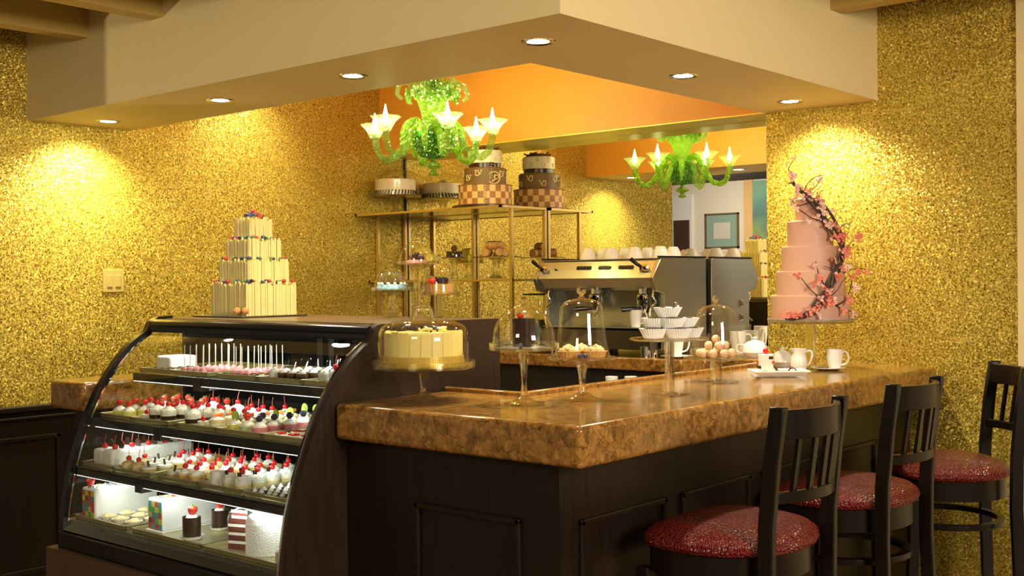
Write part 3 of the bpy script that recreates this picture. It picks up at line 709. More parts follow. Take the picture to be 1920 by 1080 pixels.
# bottom shelf
def checker_face(b, w_, h_, x, n, m_, mo):
    for i in range(n):
        for j in range(m_): b.box(x - .001, x, -w_ / 2 + w_ * i / n, -w_ / 2 + w_ * (i + 1) / n, h_ * j / m_, h_ * (j + 1) / m_, random.randrange(5))
CHK = [mat('checker_yellow', (.65, .60, .08), .6), mat('checker_green', (.12, .42, .16), .6), mat('checker_red', (.55, .08, .05), .6), mat('checker_blue', (.08, .30, .36), .6), mat('checker_plum', (.20, .05, .12), .6)]
def loaf(loc, lab, strawb):
    o = thing('checkered_loaf_cake', lab, 'cake', loc)
    c = B().box(0, .255, -.045, .045, .0, .108).build('white_icing', mat('smooth_white_icing', (.88, .9, .9), .45), o, bev=.007, seg=3)
    b = B(); checker_face(b, .08, .095, -.0005, 4, 5, CHK); b.build('checkered_cut_face', CHK, o, smooth=False, loc=(0, 0, .004))
    b = B()
    for i in range(34): b.sph((random.uniform(.005, .10), random.uniform(-.035, .035), .110), random.uniform(.002, .0045), 5, mi=random.randrange(5))
    b.build('sugar_sprinkles', CHK, o)
    if strawb: strawberry(o, .108, .016, .02, .02)
    B().box(-.006, .26, -.052, .052, -.003, .0).build('cake_board', PAPER, o, smooth=False)
loaf((2.15, 3.862, .5965), 'white iced loaf cake with checkered face and strawberry, bottom shelf far left', True)
loaf((2.185, 3.485, .596), 'white iced loaf cake with checkered face, bottom shelf middle', False)
for i in range(4): place('tart', (2.175 + i * .075, 3.775, .593), '%s in left line, bottom shelf' % ORD[i], 'left tarts of the bottom shelf')
for i in range(4): place('tart', (2.18 + i * .075, 3.70, .593), '%s in second line, bottom shelf' % ORD[i], 'second tarts of the bottom shelf')
for i in range(4): place('tart', (2.185 + i * .075, 3.62, .593), '%s by middle loaf, bottom shelf' % ORD[i], 'middle tarts of the bottom shelf')
def choc_cyl(loc, lab, s=1):
    o = thing('chocolate_cylinder_cake', lab, 'cake', loc)
    B().lathe([(0, .001), (.030, 0), (.040, .012)], 60, mod=lambda a, i: 1 + (.05 * math.sin(a * 15) if i == 2 else 0)).build('paper_doily', PAPER, o)
    B().lathe([(0, .002), (.030, .002), (.030, .074), (.026, .070), (0, .070)], 28).build('chocolate_wrap', CHOC, o)
    B().lathe([(.020, 0), (.017, .008), (0, .012)], 16, (0, 0, .069)).build('cream', CREAMF, o)
    strawberry(o, .076, .017, 0, 0, .2); o.scale = (s, s, s)
choc_cyl((2.195, 3.285, .5935), 'dark chocolate cylinder cake with a big strawberry, front of bottom shelf')
choc_cyl((2.34, 3.335, .5935), 'smaller chocolate cylinder cake with a strawberry, behind the front one', .92)
choc_cyl((2.47, 3.215, .5935), 'third chocolate cylinder cake with strawberry, behind the coconut cake', .92)
# layered coconut cake, cut open towards the glass
o = thing('layered_coconut_cake', 'round white coconut cake cut open to show dark red layers', 'cake', (2.27, 2.98, .5935))
b = B(); R_ = .125; H_ = .125; rg = Vector((.62, -.78, 0)); fg = Vector((.78, .62, 0)); n = 44
def cp(a, s_=1): return rg * (R_ * s_ * math.cos(a)) + fg * (R_ * s_ * math.sin(a))
aL, aF = math.radians(186), math.radians(252); apex = rg * (-.44 * R_) + fg * (-.28 * R_)
angs = [aF + (2 * PI - (aF - aL)) * i / n for i in range(n + 1)]
lev = [(1, 0), (1, H_ * .78), (.95, H_ * .92), (.8, H_), (.62, H_ * 1.02)]
for (s1, z1), (s2, z2) in zip(lev, lev[1:]):
    b.sheet([tuple(cp(a, s1) + Vector((0, 0, z1))) for a in angs], [tuple(cp(a, s2) + Vector((0, 0, z2))) for a in angs])
q0 = len(b.v); b.v += [tuple(cp(a, .62) + Vector((0, 0, H_ * 1.02))) for a in angs] + [tuple(apex + Vector((0, 0, H_ * 1.02)))]; b.face(list(range(q0, len(b.v))))
b.build('coconut_coating', COCO, o)
b = B()
for a in (aL, aF):
    for j in range(14):
        z0, z1 = H_ * 1.0 * j / 14, H_ * 1.0 * (j + 1) / 14; rr = .985 if j < 11 else .9
        k = len(b.v); e_ = cp(a, rr); b.v += [(apex.x, apex.y, z0), (e_.x, e_.y, z0), (e_.x, e_.y, z1), (apex.x, apex.y, z1)]; b.face([k, k + 1, k + 2, k + 3], 1 if j % 3 == 2 or j == 13 else 0)
b.build('cut_layers', [VELVET, CREAMF], o, smooth=False)
b = B()
for i in range(14): b.sph((random.uniform(-.05, .0), random.uniform(-.03, .03), H_ + .003), .004, 5)
b.build('red_crumbs', STRAW, o)
o = B().lathe([(0, 0), (.022, 0), (.022, .035), (0, .035)], 18).build('coconut_topped_cake', CARA, loc=(2.17, 2.775, .593)); tag(o, 'small amber cake with coconut top at the right end of the bottom shelf', 'cake'); swirl(o, .035, .021, COCO, .014)
# ---------------------------------------------------------------- glass cake stands
def stand(P, sc_, lab, base_r, dish_y, dish_r, rim=0, stem_r=5, stem_top=None, straight=False, grp='clear glass cake stands'):
    """sizes in reference pixels at this distance; sc_ = px per metre"""
    P = Vector(P); k = 1 / sc_; H = dish_y * k; t = thing('glass_cake_stand', lab, 'cake stand', P, 0, grp)
    br, dr, sr = base_r * k, dish_r * k, stem_r * k
    if straight:
        B().lathe([(0, 0), (br, 0), (br, .003), (br * .6, .005), (sr * 1.3, .008), (0, .008)], 36).build('base', SOLIDG, t)
        B().lathe([(0, .0085), (sr, .0085), (sr, H - .004), (0, H - .004)], 24).build('stem', SOLIDG, t)
    else:
        B().lathe([(0, 0), (br, 0), (br, .003), (br * .6, .007), (sr * 1.6, .022), (0, .022)], 36).build('base', SOLIDG, t)
        B().lathe([(0, .0225), (sr * 1.3, .0225), (sr * .8, H * .35), (sr, H * .6), (sr * 1.7, H * .88), (sr * 2.6, H - .004), (0, H - .004)], 24).build('stem', SOLIDG, t)
    pr_ = [(0, H - .0035), (dr * .97, H - .0035), (dr, H)]
    if rim: pr_ += [(dr * 1.01, H + rim * k), (dr * .985, H + rim * k), (dr * .97, H + .003), (0, H + .003)]
    else: pr_ += [(dr, H + .003), (0, H + .0015)]
    B().lathe(pr_, 56).build('dish', DOME if not rim else DOME, t)
    B().lathe([(dr * .965, H + (rim * k if rim else .002)), (dr, H + (rim * k if rim else .004)), (dr * 1.01, H + (rim * k if rim else .001)), (dr * .99, H - .002), (dr * .965, H + (rim * k if rim else .002))], 56).build('rim', SOLIDG, t)
    return t, P + Vector((0, 0, H + .0035)), k
def dome(top, k, prof, lab, knob=None, handle=None, grp='clear glass cake domes'):
    """prof: (radius px, height px) from the rim upwards"""
    t = thing('glass_dome', lab, 'cake dome', top, 0, grp); H = prof[-1][1] * k
    b = B().lathe([(r * k, z * k) for r, z in prof], 56); b.build('cover', DOME, t)
    r0 = prof[0][0] * k; B().lathe([(r0 * .985, 0), (r0 * 1.015, 0), (r0 * 1.015, .003), (r0 * .985, .003), (r0 * .985, 0)], 56).build('rim', SOLIDG, t)
    if knob:
        r = knob * k; b = B().lathe([(0, -.001), (r * .8, 0), (r * .45, r * .35), (r * .5, r * .6), (r * .95, r * 1.1), (r, r * 1.6), (r * .8, r * 2.1), (0, r * 2.5)], 20); b.build('knob', SOLIDG, t, loc=(0, 0, H))
    if handle:
        w_, h_ = handle[0] * k, handle[1] * k; d = Vector((.65, -.76, 0))
        pts = [d * (-w_ * 1.25) + Vector((0, 0, -.001)), d * (-w_) + Vector((0, 0, h_ * .45)), d * (-w_ * .75) + Vector((0, 0, h_ * .9)), Vector((0, 0, h_)), d * (w_ * .75) + Vector((0, 0, h_ * .9)), d * w_ + Vector((0, 0, h_ * .45)), d * (w_ * 1.25) + Vector((0, 0, -.001))]
        B().tube(pts, .0055, 10).build('handle', SOLIDG, t, loc=(0, 0, H))
    return t
def hemi(r, h, n=12, straight=0): return [(r, 0)] + ([(r, straight)] if straight else []) + [(r * math.cos(PI / 2 * i / n), straight + (h - straight) * math.sin(PI / 2 * i / n)) for i in range(1, n)] + [(0, h)]
def round_dome(r, st, h, e=.45, n=10):     # flat-topped dome: straight wall then superellipse
    out = [(r, 0), (r, st)]
    for i in range(1, n): a = PI / 2 * i / n; out.append((r * math.cos(a) ** e, st + (h - st) * math.sin(a) ** .8))
    return out + [(0, h)]
# A: large low stand with panelled cake
P = at(795, 752, 'z', T); s = ppm(P)
t, top, k = stand(P + Vector((0, 0, .0005)), s, 'large low glass cake stand on the marble corner beside the pastry case', 47, 64, 98, 12, 7)
dome(top, k, round_dome(87, 45, 86), 'big wide glass dome with loop handle over the ivory panelled cake', handle=(17, 23))
c = thing('ivory_panel_cake', 'round ivory chocolate-panelled cake with gold bead ribbon and chocolate curls', 'cake', top)
B().lathe([(0, .0005), (84 * k, .0005), (84 * k, .003), (0, .003)], 40).build('gold_board', RIBBON, c)
B().lathe([(0, .003), (70 * k, .003), (70 * k, 60 * k), (0, 60 * k)], 60).build('cake_body', IVORY, c)
b = B(); n = 22; R1 = 73 * k
for i in range(n):
    a = 2 * PI * i / n; da = PI / n * .96; hh = (64 + random.uniform(-2, 3)) * k; M = Matrix.Rotation(a, 4, 'Z')
    b.prism([(R1 - .004, -R1 * math.tan(da)), (R1, -R1 * math.tan(da)), (R1 + .0012, 0), (R1, R1 * math.tan(da)), (R1 - .004, R1 * math.tan(da))], 'z', .003, hh, M=M)
b.build('chocolate_panels', IVORY, c, bev=.0008)
b = B()
for j in range(5):
    for i in range(110):
        a = 2 * PI * i / 110; b.box(-.0013, .0013, -.0013, .0013, -.0013, .0013, M=Matrix.Translation((math.cos(a) * (R1 + .0035), math.sin(a) * (R1 + .0035), .006 + j * .0058)))
b.lathe([(R1 + .0025, .003), (R1 + .0025, .033)], 60); b.build('bead_ribbon', RIBBON, c, smooth=False)
b = B()
for i in range(34):
    a = random.uniform(0, 2 * PI); rr = random.uniform(0, 56) * k; th = random.uniform(0, PI); L = random.uniform(.012, .026); tl = random.uniform(-.5, .7)
    p = Vector((rr * math.cos(a), rr * math.sin(a), 66 * k + random.uniform(0, 6) * k)); d = Vector((math.cos(th), math.sin(th), tl * .5)) * L
    b.tube([p - d, p + Vector((0, 0, .003)), p + d], [.0035, .0045, .002], 7, random.choice([0, 0, 1]))
b.build('chocolate_curls', [CHOC, IVORY], c)
# B: choc cake under a dome
P = at(983, 757, 'z', T); s = ppm(P)
t, top, k = stand(P + Vector((0, 0, .0005)), s, 'tall glass stand holding the dark chocolate cake under a round dome', 38, 103, 66, 12, 6)
dome(top, k, hemi(60, 80, 12, 10), 'round glass dome with ball knob over the dark chocolate cake', knob=6.5)
c = thing('dark_chocolate_cake', 'tall dark chocolate cylinder cake with a strawberry, under the round dome', 'cake', top)
B().lathe([(0, .0005), (34 * k, .0005), (40 * k, .003), (34 * k, .004), (0, .002)], 80, mod=lambda a, i: 1 + (.04 * math.sin(a * 20) if i == 2 else 0)).build('paper_doily', PAPER, c)
B().lathe([(0, .004), (21 * k, .004), (22 * k, 55 * k), (18 * k, 53 * k), (0, 51 * k)], 30, mod=lambda a, i: 1 + (.06 * math.sin(a * 5) if i in (2, 3) else 0)).build('chocolate_wrap', CHOC, c)
strawberry(c, 52 * k, .011, -.01, .0, -.3)
o = B().sph((0, 0, .0075), .0075, 12).build('blueberry', BLUEB, loc=top + Vector((-.05, -.03, .001))); tag(o, 'single blueberry on the dish at the foot of the chocolate cake', 'blueberry')
# C: bell with crumble tarts
P = at(1092, 750, 'z', T); s = ppm(P)
t, top, k = stand(P + Vector((0, 0, .0005)), s, 'glass stand with crumble tarts under the tall bell dome', 39, 78, 64, 0, 7)
dome(top, k, [(54, 0), (50, 12), (46, 35), (43, 60), (42, 80), (39, 95), (33, 103), (22, 108), (9, 110), (0, 111)], 'tall bell-shaped glass dome with oval knob over the crumble tarts', knob=9)
for i, (dx, dy, ln) in enumerate(((-.036, -.012, 'left of the three'), (.022, .030, 'rearmost of the three'), (.020, -.034, 'right of the three'))):
    rd = Vector((.65, -.76, 0)); fd = Vector((.76, .65, 0)); q = [(-25, -10), (0, 18), (25, -8)][i]
    o = thing('crumble_tartlet', 'golden crumble tartlet, %s under the tall bell dome' % ln, 'tart', top + rd * q[0] * k + fd * q[1] * k, 0, 'crumble tartlets under the bell dome')
    B().lathe([(0, .0005), (16 * k, .0005), (22 * k, 12 * k), (0, 13 * k)], 80, mod=lambda a, i: 1 + .03 * math.sin(a * 20)).build('shell', PASTRY, o)
    b = B()
    for j in range(60): a = random.uniform(0, 6.28); rr = 18 * random.random() ** .6 * k; b.sph((rr * math.cos(a), rr * math.sin(a), 13 * k + (18 * k - rr) * .55), random.uniform(.003, .0065), 6)
    b.build('crumble', CRUMB, o)
for q in ((-6, -38), (4, -40)):
    o = B().sph((0, 0, .0075), .0075, 12).build('blueberry', BLUEB, loc=top + Vector((.65, -.76, 0)) * q[0] * k + Vector((.76, .65, 0)) * q[1] * k); tag(o, '%s of the pair of blueberries in front of the crumble tarts' % ('left' if q[0] < 0 else 'right'), 'blueberry', 'blueberries by the crumble tarts')
# D: pyramid of brownie cups
P = at(1256, 740, 'z', T); s = ppm(P)
t, top, k = stand(P + Vector((0, 0, .0005)), s, 'glass stand with thick straight stem under the pile of paper cups', 38, 104, 74, 0, 9, straight=True)
rd = Vector((.65, -.76, 0)); fd = Vector((.76, .65, 0)); proto_ = None
def papercup(loc, lab):
    global proto_
    if proto_ is None:
        o = thing('brownie_cup', lab, 'pastry', loc, 0, 'brownies in white paper cups'); proto_ = o
        B().lathe([(0, .0005), (17 * k, .0005), (26.5 * k, 18.5 * k)], 144, mod=lambda a, i: 1 + (.05 * math.sin(a * 36) + .06 * math.cos(a * 4) if i == 2 else .02 * math.sin(a * 36))).build('fluted_paper_cup', PAPER, o)
        b = B().lathe([(0, .002), (15 * k, .002), (20 * k, 15 * k), (12 * k, 20 * k), (0, 21 * k)], 24, mod=lambda a, i: 1 + .06 * math.sin(a * 4)); b.build('brownie', CHOC, o)
    else: o = dup(proto_, loc, lab, rz=random.uniform(0, 3))
spots = [(-32, -14, 0, 'front left of the bottom layer'), (14, -16, 0, 'front middle of the bottom layer'), (40, 6, 0, 'right of the bottom layer'), (-8, 26, 0, 'rear of the bottom layer'),
         (-26, 6, 19, 'left of the middle layer'), (4, -8, 19, 'centre of the middle layer'), (30, 10, 19, 'right of the middle layer'), (-2, 4, 38.5, 'topmost of the pile')]
for x, y, z, ln in spots: papercup(top + rd * x * k + fd * y * k + Vector((0, 0, z * k + .0005)), 'brownie in a white fluted paper cup, ' + ln)
# E: cake balls under a bell dome
P = at(1343, 716, 'z', T); s = ppm(P)
t, top, k = stand(P + Vector((0, 0, .0005)), s, 'low glass stand with thick stem, holding cherries under a small bell dome', 42, 44, 60, 0, 11, straight=True)
dome(top, k, [(51, 0), (46, 12), (42, 35), (40, 60), (38, 76), (33, 88), (24, 95), (8, 99), (0, 99)], 'small bell-shaped glass dome with ball knob, between the paper cups and teapot', knob=7)
n_ = 0
for lay, rr, nn in ((0, 30, 9), (0, 13, 4), (14, 17, 5), (26, 0, 1)):
    for i in range(nn):
        a = 2 * PI * i / nn + lay; wl = {(0, 30): 'outer ring of the bottom layer', (0, 13): 'inner ring of the bottom layer', (14, 17): 'second layer', (26, 0): 'very top'}[(lay, rr)]; p = top + Vector((rr * math.cos(a) * k, rr * math.sin(a) * k, lay * k + .0005)); n_ += 1
        o = B().sph((0, 0, .0155), .0155, 12).build('dipped_cherry', mat('dipped_peach_coating', (.80, .52, .30), .35), loc=p)
        B().tube([(0, 0, .029), (.004, .002, .045), (.012, .006, .056)], .001, 5).build('stem', BARK, o)
        tag(o, 'peach-coated cherry under the small bell dome, %s in the %s' % (ORD[i], wl), 'dipped cherry', 'dipped cherries under the small bell dome')
# three small pedestals on top of the case
ZC1 = 1.3047
def ped(x, spec):
    P = at(x, 594, 'u', 2.955); P.z = ZC1; return P, ppm(P)
P, s = ped(735, 0); y0 = 594
t, top, k = stand(P, s, 'small glass pedestal, lowest left of three on the pastry case top', 18, 52, 38, 5, 5)
dome(top, k, hemi(33, 40, 12, 3), 'small round glass dome over the blue candy', knob=4)
c = B().lathe([(0, .0005), (29 * k, .0005), (26 * k, 7 * k), (0, 9 * k)], 36, mod=lambda a, i: 1 + (.05 * math.sin(a * 11) if i > 1 else 0)).build('blue_candy_cake', BLUEC, loc=top); tag(c, 'pale blue candy disc with white dots and sticks under the left dome', 'cake')
b = B()
for i in range(12): a = i * .5236; b.sph((25 * k * math.cos(a), 25 * k * math.sin(a), 10 * k), .006, 6)
b.build('white_dots', CREAMF, c)
b = B()
for i in range(10): a = random.uniform(0, 6.28); p = Vector((random.uniform(-22, 22) * k, random.uniform(-22, 22) * k, 10 * k)); b.tube([p, p + Vector((.01 * math.cos(a), .01 * math.sin(a), .022))], .0013, 5)
b.build('caramel_sticks', MCHOC, c)
P, s = ped(768, 0)
P2 = P + Vector((.04, .0, 0)); s = ppm(P2)
t, top, k = stand(P2, s, 'tallest small glass pedestal, middle of three on the pastry case top', 18, 101, 36, 5, 6)
dome(top, k, hemi(33, 42, 12, 2), 'small round glass dome over the chocolate cluster, topmost of three', knob=5)
c = B().lathe([(0, .0005), (20 * k, .0005), (18 * k, 5 * k), (0, 6 * k)], 20).build('chocolate_cluster', PINKP, loc=top); tag(c, 'heaped chocolate cluster candy under the topmost small dome', 'candy')
b = B()
for i in range(16): a = i * 2.4; rr = (i % 4) * 5 * k; b.sph((rr * math.cos(a), rr * math.sin(a), (9 + 7 * (1 - (i % 4) / 3)) * k), .0095, 7, mi=0 if i % 2 else 1)
b.build('chocolate_pieces', [CHOC, MCHOC], c)
P, s = ped(824, 0)
t, top, k = stand(P, s, 'small glass pedestal, right of three on the pastry case top', 18, 45, 37, 6, 7, straight=True)
dome(top, k, [(33, 0), (32, 12), (30, 30), (26, 44), (18, 54), (8, 59), (0, 60)], 'small tall glass dome over the berry tart', knob=5)
c = thing('berry_tart', 'fluted fruit tart heaped with berries under the right small dome', 'tart', top)
B().lathe([(0, .0005), (22 * k, .0005), (27 * k, 18 * k), (0, 17 * k)], 88, mod=lambda a, i: 1 + .025 * math.sin(a * 22)).build('shell', PASTRY, c)
strawberry(c, 16 * k, .015, -.03, 0, -.4); strawberry(c, 16 * k, .013, .028, .0, .3); strawberry(c, 17 * k, .013, .0, .02, 0)
for i in range(5): q = blackberry(c, 17 * k, .011); q.location = (.018 * math.cos(i * 1.3), .018 * math.sin(i * 1.3) - .008, .002)
b = B()
for i in range(4): b.tube([(0, 0, 27 * k), (.02 * math.cos(i * 1.6), .02 * math.sin(i * 1.6), 33 * k)], [.004, .001], 5)
b.build('mint_leaves', LEAF, c)
# ---------------------------------------------------------------- white chocolate stick cake on the case
P0 = at(465, 593, 'z', 1.31); P0.z = 1.3047
t = thing('white_stick_cake', 'four-tier square cake fenced with ivory chocolate sticks and berries', 'cake', (P0.x, P0.y, 1.3047))
B().box(-.055, .26, -.04, .29, 0, .006).build('cake_board', mat('dark_board', (.05, .045, .02), .4), t, smooth=False, bev=.002)
S = [.235, .192, .151, .103]; Z = [.006, .128, .218, .300]; HH = [.126, .096, .088, .090]
cx = cy = S[0] / 2
for i, (sz, z0, hh) in enumerate(zip(S, Z, HH)):
    b = B().box(cx - sz / 2 + .008, cx + sz / 2 - .008, cy - sz / 2 + .008, cy + sz / 2 - .008, z0, z0 + hh - .012); b.build('cake_tier', WCHOC, t, smooth=False)
    b = B(); n = int(sz / .0098)
    for sd in range(4):
        for j in range(n):
            q = -sz / 2 + sz * (j + .5) / n; x, y = [(q, -sz / 2), (sz / 2, q), (q, sz / 2), (-sz / 2, q)][sd]
            h1 = hh + random.uniform(-.009, .009); jx, jy = random.uniform(-.0015, .0015), random.uniform(-.0015, .0015)
            b.lathe([(0, z0), (.005, z0), (.005, z0 + h1), (0, z0 + h1)], 7, (cx + x + jx, cy + y + jy, 0))
    b.build('chocolate_sticks', WCHOC, t)
    # berries along the ledge
    zz = z0 + hh + .000
    if i < 3:
        for j in range(16):
            q = -sz / 2 + sz * (j + .5) / 16 + random.uniform(-.004, .004)
            for sd in (0, 1):
                if math.sin(j * 1.3 + i * 2 + sd) < -.1: continue
                x, y = [(q, -sz / 2 + .010), (-sz / 2 + .010, q)][sd]; rr = random.uniform(.006, .009)
                B().sph((0, 0, rr), rr, 8).build('berry', random.choice([BLUEB, BLACKB, STRAW, BLUEB, STRAW, LEAF]), t, loc=(cx + x, cy + y, zz))
    else:
        for j in range(14):
            a = j * 2.4; rr = .008 + .0023 * j; B().sph((0, 0, .008), .009, 8).build('berry', [BLUEB, BLACKB, STRAW, BLUEB][j % 4], t, loc=(cx + rr * math.cos(a), cy + rr * math.sin(a), zz - .004 + max(0, .02 - .001 * j)))
        strawberry(t, zz + .020, .010, cx, cy)
for q in ((-.05, .02, 0), (-.035, -.012, .3)):
    o = strawberry(None, 0, .014, 0, 0, 1.1, 'strawberry'); o.location = (P0.x + q[0], P0.y + q[1], 1.3235); o.data.materials[0] = PALEST
    tag(o, 'pale strawberry lying at the foot of the stick cake, %s one' % ('left' if q[1] > 0 else 'right'), 'strawberry', 'strawberries at the foot of the stick cake')
# ---------------------------------------------------------------- pink five-tier cake
P = at(1521, 690, 'z', T); s = ppm(P)
t, top, k = stand(P + Vector((0, 0, .0005)), s, 'tall glass pedestal carrying the pink tiered cake by the gold wall', 28, 86, 79, 0, 9, straight=True)
c = thing('pink_tier_cake', 'five-tier blush pink cake wound with blossoming twigs by the right gold wall', 'cake', top + Vector((0, 0, .003)))
B().lathe([(0, .001), (80 * k, .001), (80 * k, .007), (0, .007)], 60).build('cake_board', mat('grey_glitter_board', (.25, .22, .17), .4), c)
z = .0065
for r, h in ((73, 45), (63, 45), (53, 46), (42, 47), (27, 42)):
    B().lathe([(0, z), (r * k, z), (r * k, z + h * k - .004), (r * k - .004, z + h * k), (0, z + h * k)], 48).build('cake_tier', PINKF, c); z += h * k
# main branch: pixel offsets from the dish centre (x right, y up), depth towards the viewer
def bp(x, y, d): return rd * x * k - fd * d * k + Vector((0, 0, y * k))
mains = [[(-40, 8, 68), (-15, 14, 74), (0, 30, 74), (12, 55, 68), (30, 75, 62), (42, 100, 50), (48, 130, 40), (40, 160, 42), (20, 185, 44), (5, 210, 38), (-12, 235, 26), (-30, 250, 12), (-32, 275, 0)],
         [(-62, 6, 60), (-30, 10, 72), (-10, 40, 76), (8, 60, 70), (32, 105, 55), (52, 140, 36), (44, 170, 36), (22, 205, 40), (0, 225, 32), (-25, 240, 20), (-38, 262, 8)],
         [(-50, 4, 64), (-20, 22, 75), (15, 45, 72), (28, 90, 60), (50, 118, 45), (38, 150, 44), (18, 175, 46), (8, 195, 44), (-16, 225, 34), (-24, 248, 20)]]
side = [[(40, 100, 50), (52, 128, 44), (70, 150, 40), (82, 152, 38)], [(30, 78, 60), (55, 92, 50), (72, 96, 44), (95, 95, 40)], [(0, 40, 76), (-20, 60, 70), (-34, 80, 66)],
        [(10, 60, 70), (-2, 85, 66), (-6, 110, 60)], [(30, 30, 72), (48, 40, 62), (60, 60, 50), (64, 74, 44)], [(-20, 235, 22), (-5, 258, 12), (10, 268, 5), (22, 272, 0)], [(0, 222, 36), (-30, 212, 34), (-44, 228, 22)],
        [(20, 180, 46), (-10, 190, 46), (-30, 205, 40)], [(-30, 255, 8), (-40, 285, 0), (-30, 300, -4)], [(10, 40, 74), (40, 22, 66), (60, 18, 56)]]
b = B()
for L in mains: b.tube([bp(*q) for q in L], [.0062] * (len(L) - 3) + [.005, .0035, .002], 7)
b.build('main_twigs', BARK, c)
for L in side: B().tube([bp(*q) for q in L], [.0036] + [.002] * (len(L) - 1), 5).build('twig', BARK, c)
rs_ = random.Random(21)
for i in range(16):
    L = mains[i % 3]; q = L[2 + (i * 3) % (len(L) - 3)]; s_ = -1 if i % 2 else 1; ln = rs_.uniform(16, 34)
    side.append([q, (q[0] + s_ * ln * .4, q[1] + ln * .35, q[2] + 4), (q[0] + s_ * ln * .7, q[1] + ln * rs_.uniform(.3, .9), q[2] + 3), (q[0] + s_ * ln, q[1] + ln * rs_.uniform(.5, 1.2), q[2])])
    B().tube([bp(*p) for p in side[-1]], [.0026, .002, .0015, .001], 5).build('twig', BARK, c)
fl = []
for mm in (PETAL, PETALR):
    b = B()
    for ox, oy, oz in ((0, 0, 0), (.012, .006, -.003), (-.009, .011, .002), (.002, -.013, -.001)):
        for i in range(5):
            a = i * 1.2566 + ox * 90; M = Matrix.Translation((ox, oy, oz)) @ Matrix.Rotation(a, 4, 'Z') @ Matrix.Translation((.0055, 0, .001)) @ Matrix.Rotation(-.6, 4, 'Y')
            b.lathe([(0, -.0005), (.0046, 0), (0, .0008)], 7, M=M)
        b.sph((ox, oy, oz + .001), .0017, 5, mi=1)
    fl.append(b)
fm = []
pts = []
for L in mains: 
    for q in L: pts.append((q, 2))
for L in side:
    for q in L[1:]: pts.append((q, 1))
cnt = 0
for q, n in pts:
    for i in range(n):
        if cnt >= 98: break
        cnt += 1
        low = q[1] < 170
        red = random.random() < (.75 if low else .08)
        p = bp(q[0] + random.uniform(-9, 9), max(13, q[1] + random.uniform(-9, 9)), q[2] + random.uniform(2, 8))
        rot = ((-fd).to_track_quat('Z', 'Y').to_matrix().to_euler())
        e = (rot.x + random.uniform(-.7, .7), rot.y + random.uniform(-.7, .7), rot.z + random.uniform(-.7, .7)); sc1 = random.uniform(.55, 1.0)
        idx = 1 if red else 0
        if len(fm) < 2: fm = [fl[0].build('blossom', [PETAL, STRAW], c).data, fl[1].build('blossom', [PETALR, CRUMB], c).data]; 
        o = bpy.data.objects.new('blossom', fm[idx]); C.objects.link(o); o.parent = c; o.location = p; o.rotation_euler = e; o.scale = (sc1,) * 3
for ch in [x for x in c.children if x.name in ('blossom', 'blossom.001')][:2]: ch.location = bp(-20, 230, 26) if ch.name == 'blossom' else bp(10, 60, 74)
# ---------------------------------------------------------------- tea things on the bar
def mug(loc, lab, grp=None, ang=0, h=.1, r=.036, name='mug', up=False):
    o = thing(name, lab, 'mug', loc, ang, grp)
    B().lathe([(0, .0005), (r * .7, .0005), (r * .78, h * .15), (r, h * .6), (r * 1.02, h), (r * .96, h), (r * .9, h * .5), (r * .6, .006), (0, .006)], 28).build('cup_body', PORC, o)
    B().tube([(r * .9, 0, h * .85), (r * 1.45, 0, h * .86), (r * 1.75, 0, h * .6), (r * 1.5, 0, h * .3), (r * .8, 0, h * .2)], r * .12, 8).build('handle', PORC, o)
    return o
AR = math.atan2(-.76, .65)
P = at(1553, 694, 'z', T); s = ppm(P); k = 1 / s
o = B().lathe([(0, .002), (18 * k, .001), (33 * k, 5 * k), (33 * k, 6 * k), (17 * k, .004), (0, .004)], 40).build('saucer', PORC, loc=P + Vector((0, 0, .0))); tag(o, 'white saucer under the mug at the right end of the bar', 'saucer')
mug(P + rd * 12 * k + Vector((0, 0, .0045)), 'white mug on a saucer at the right end of the bar', ang=AR, h=37 * k, r=15 * k)
o = B().lathe([(0, 0), (12 * k, 0), (11 * k, 3 * k), (0, 4 * k)], 14, mod=lambda a, i: 1 + .12 * math.sin(a * 5)).build('nut_biscuit', MCHOC, loc=P - rd * 14 * k - fd * 6 * k + Vector((0, 0, .007))); tag(o, 'brown nut biscuit on the saucer beside the mug', 'biscuit')
P = at(1498, 695, 'z', T); s = ppm(P); k = 1 / s
o = thing('creamer_jug', 'white porcelain milk jug beside the sugar bowl', 'jug', P + Vector((0, 0, .0005)), AR)
B().lathe([(0, 0), (12 * k, 0), (16 * k, 10 * k), (15 * k, 22 * k), (12 * k, 32 * k), (15 * k, 41 * k), (13.5 * k, 41 * k), (11 * k, 32 * k), (0, 8 * k)], 28, mod=lambda a, i: 1 + (.45 * max(0, math.cos(a - PI)) ** 8 if i in (5, 6) else 0)).build('jug_body', PORC, o)
B().tube([(11 * k, 0, 34 * k), (22 * k, 0, 37 * k), (25 * k, 0, 28 * k), (20 * k, 0, 14 * k), (14 * k, 0, 9 * k)], 1.8 * k, 8).build('handle', PORC, o)
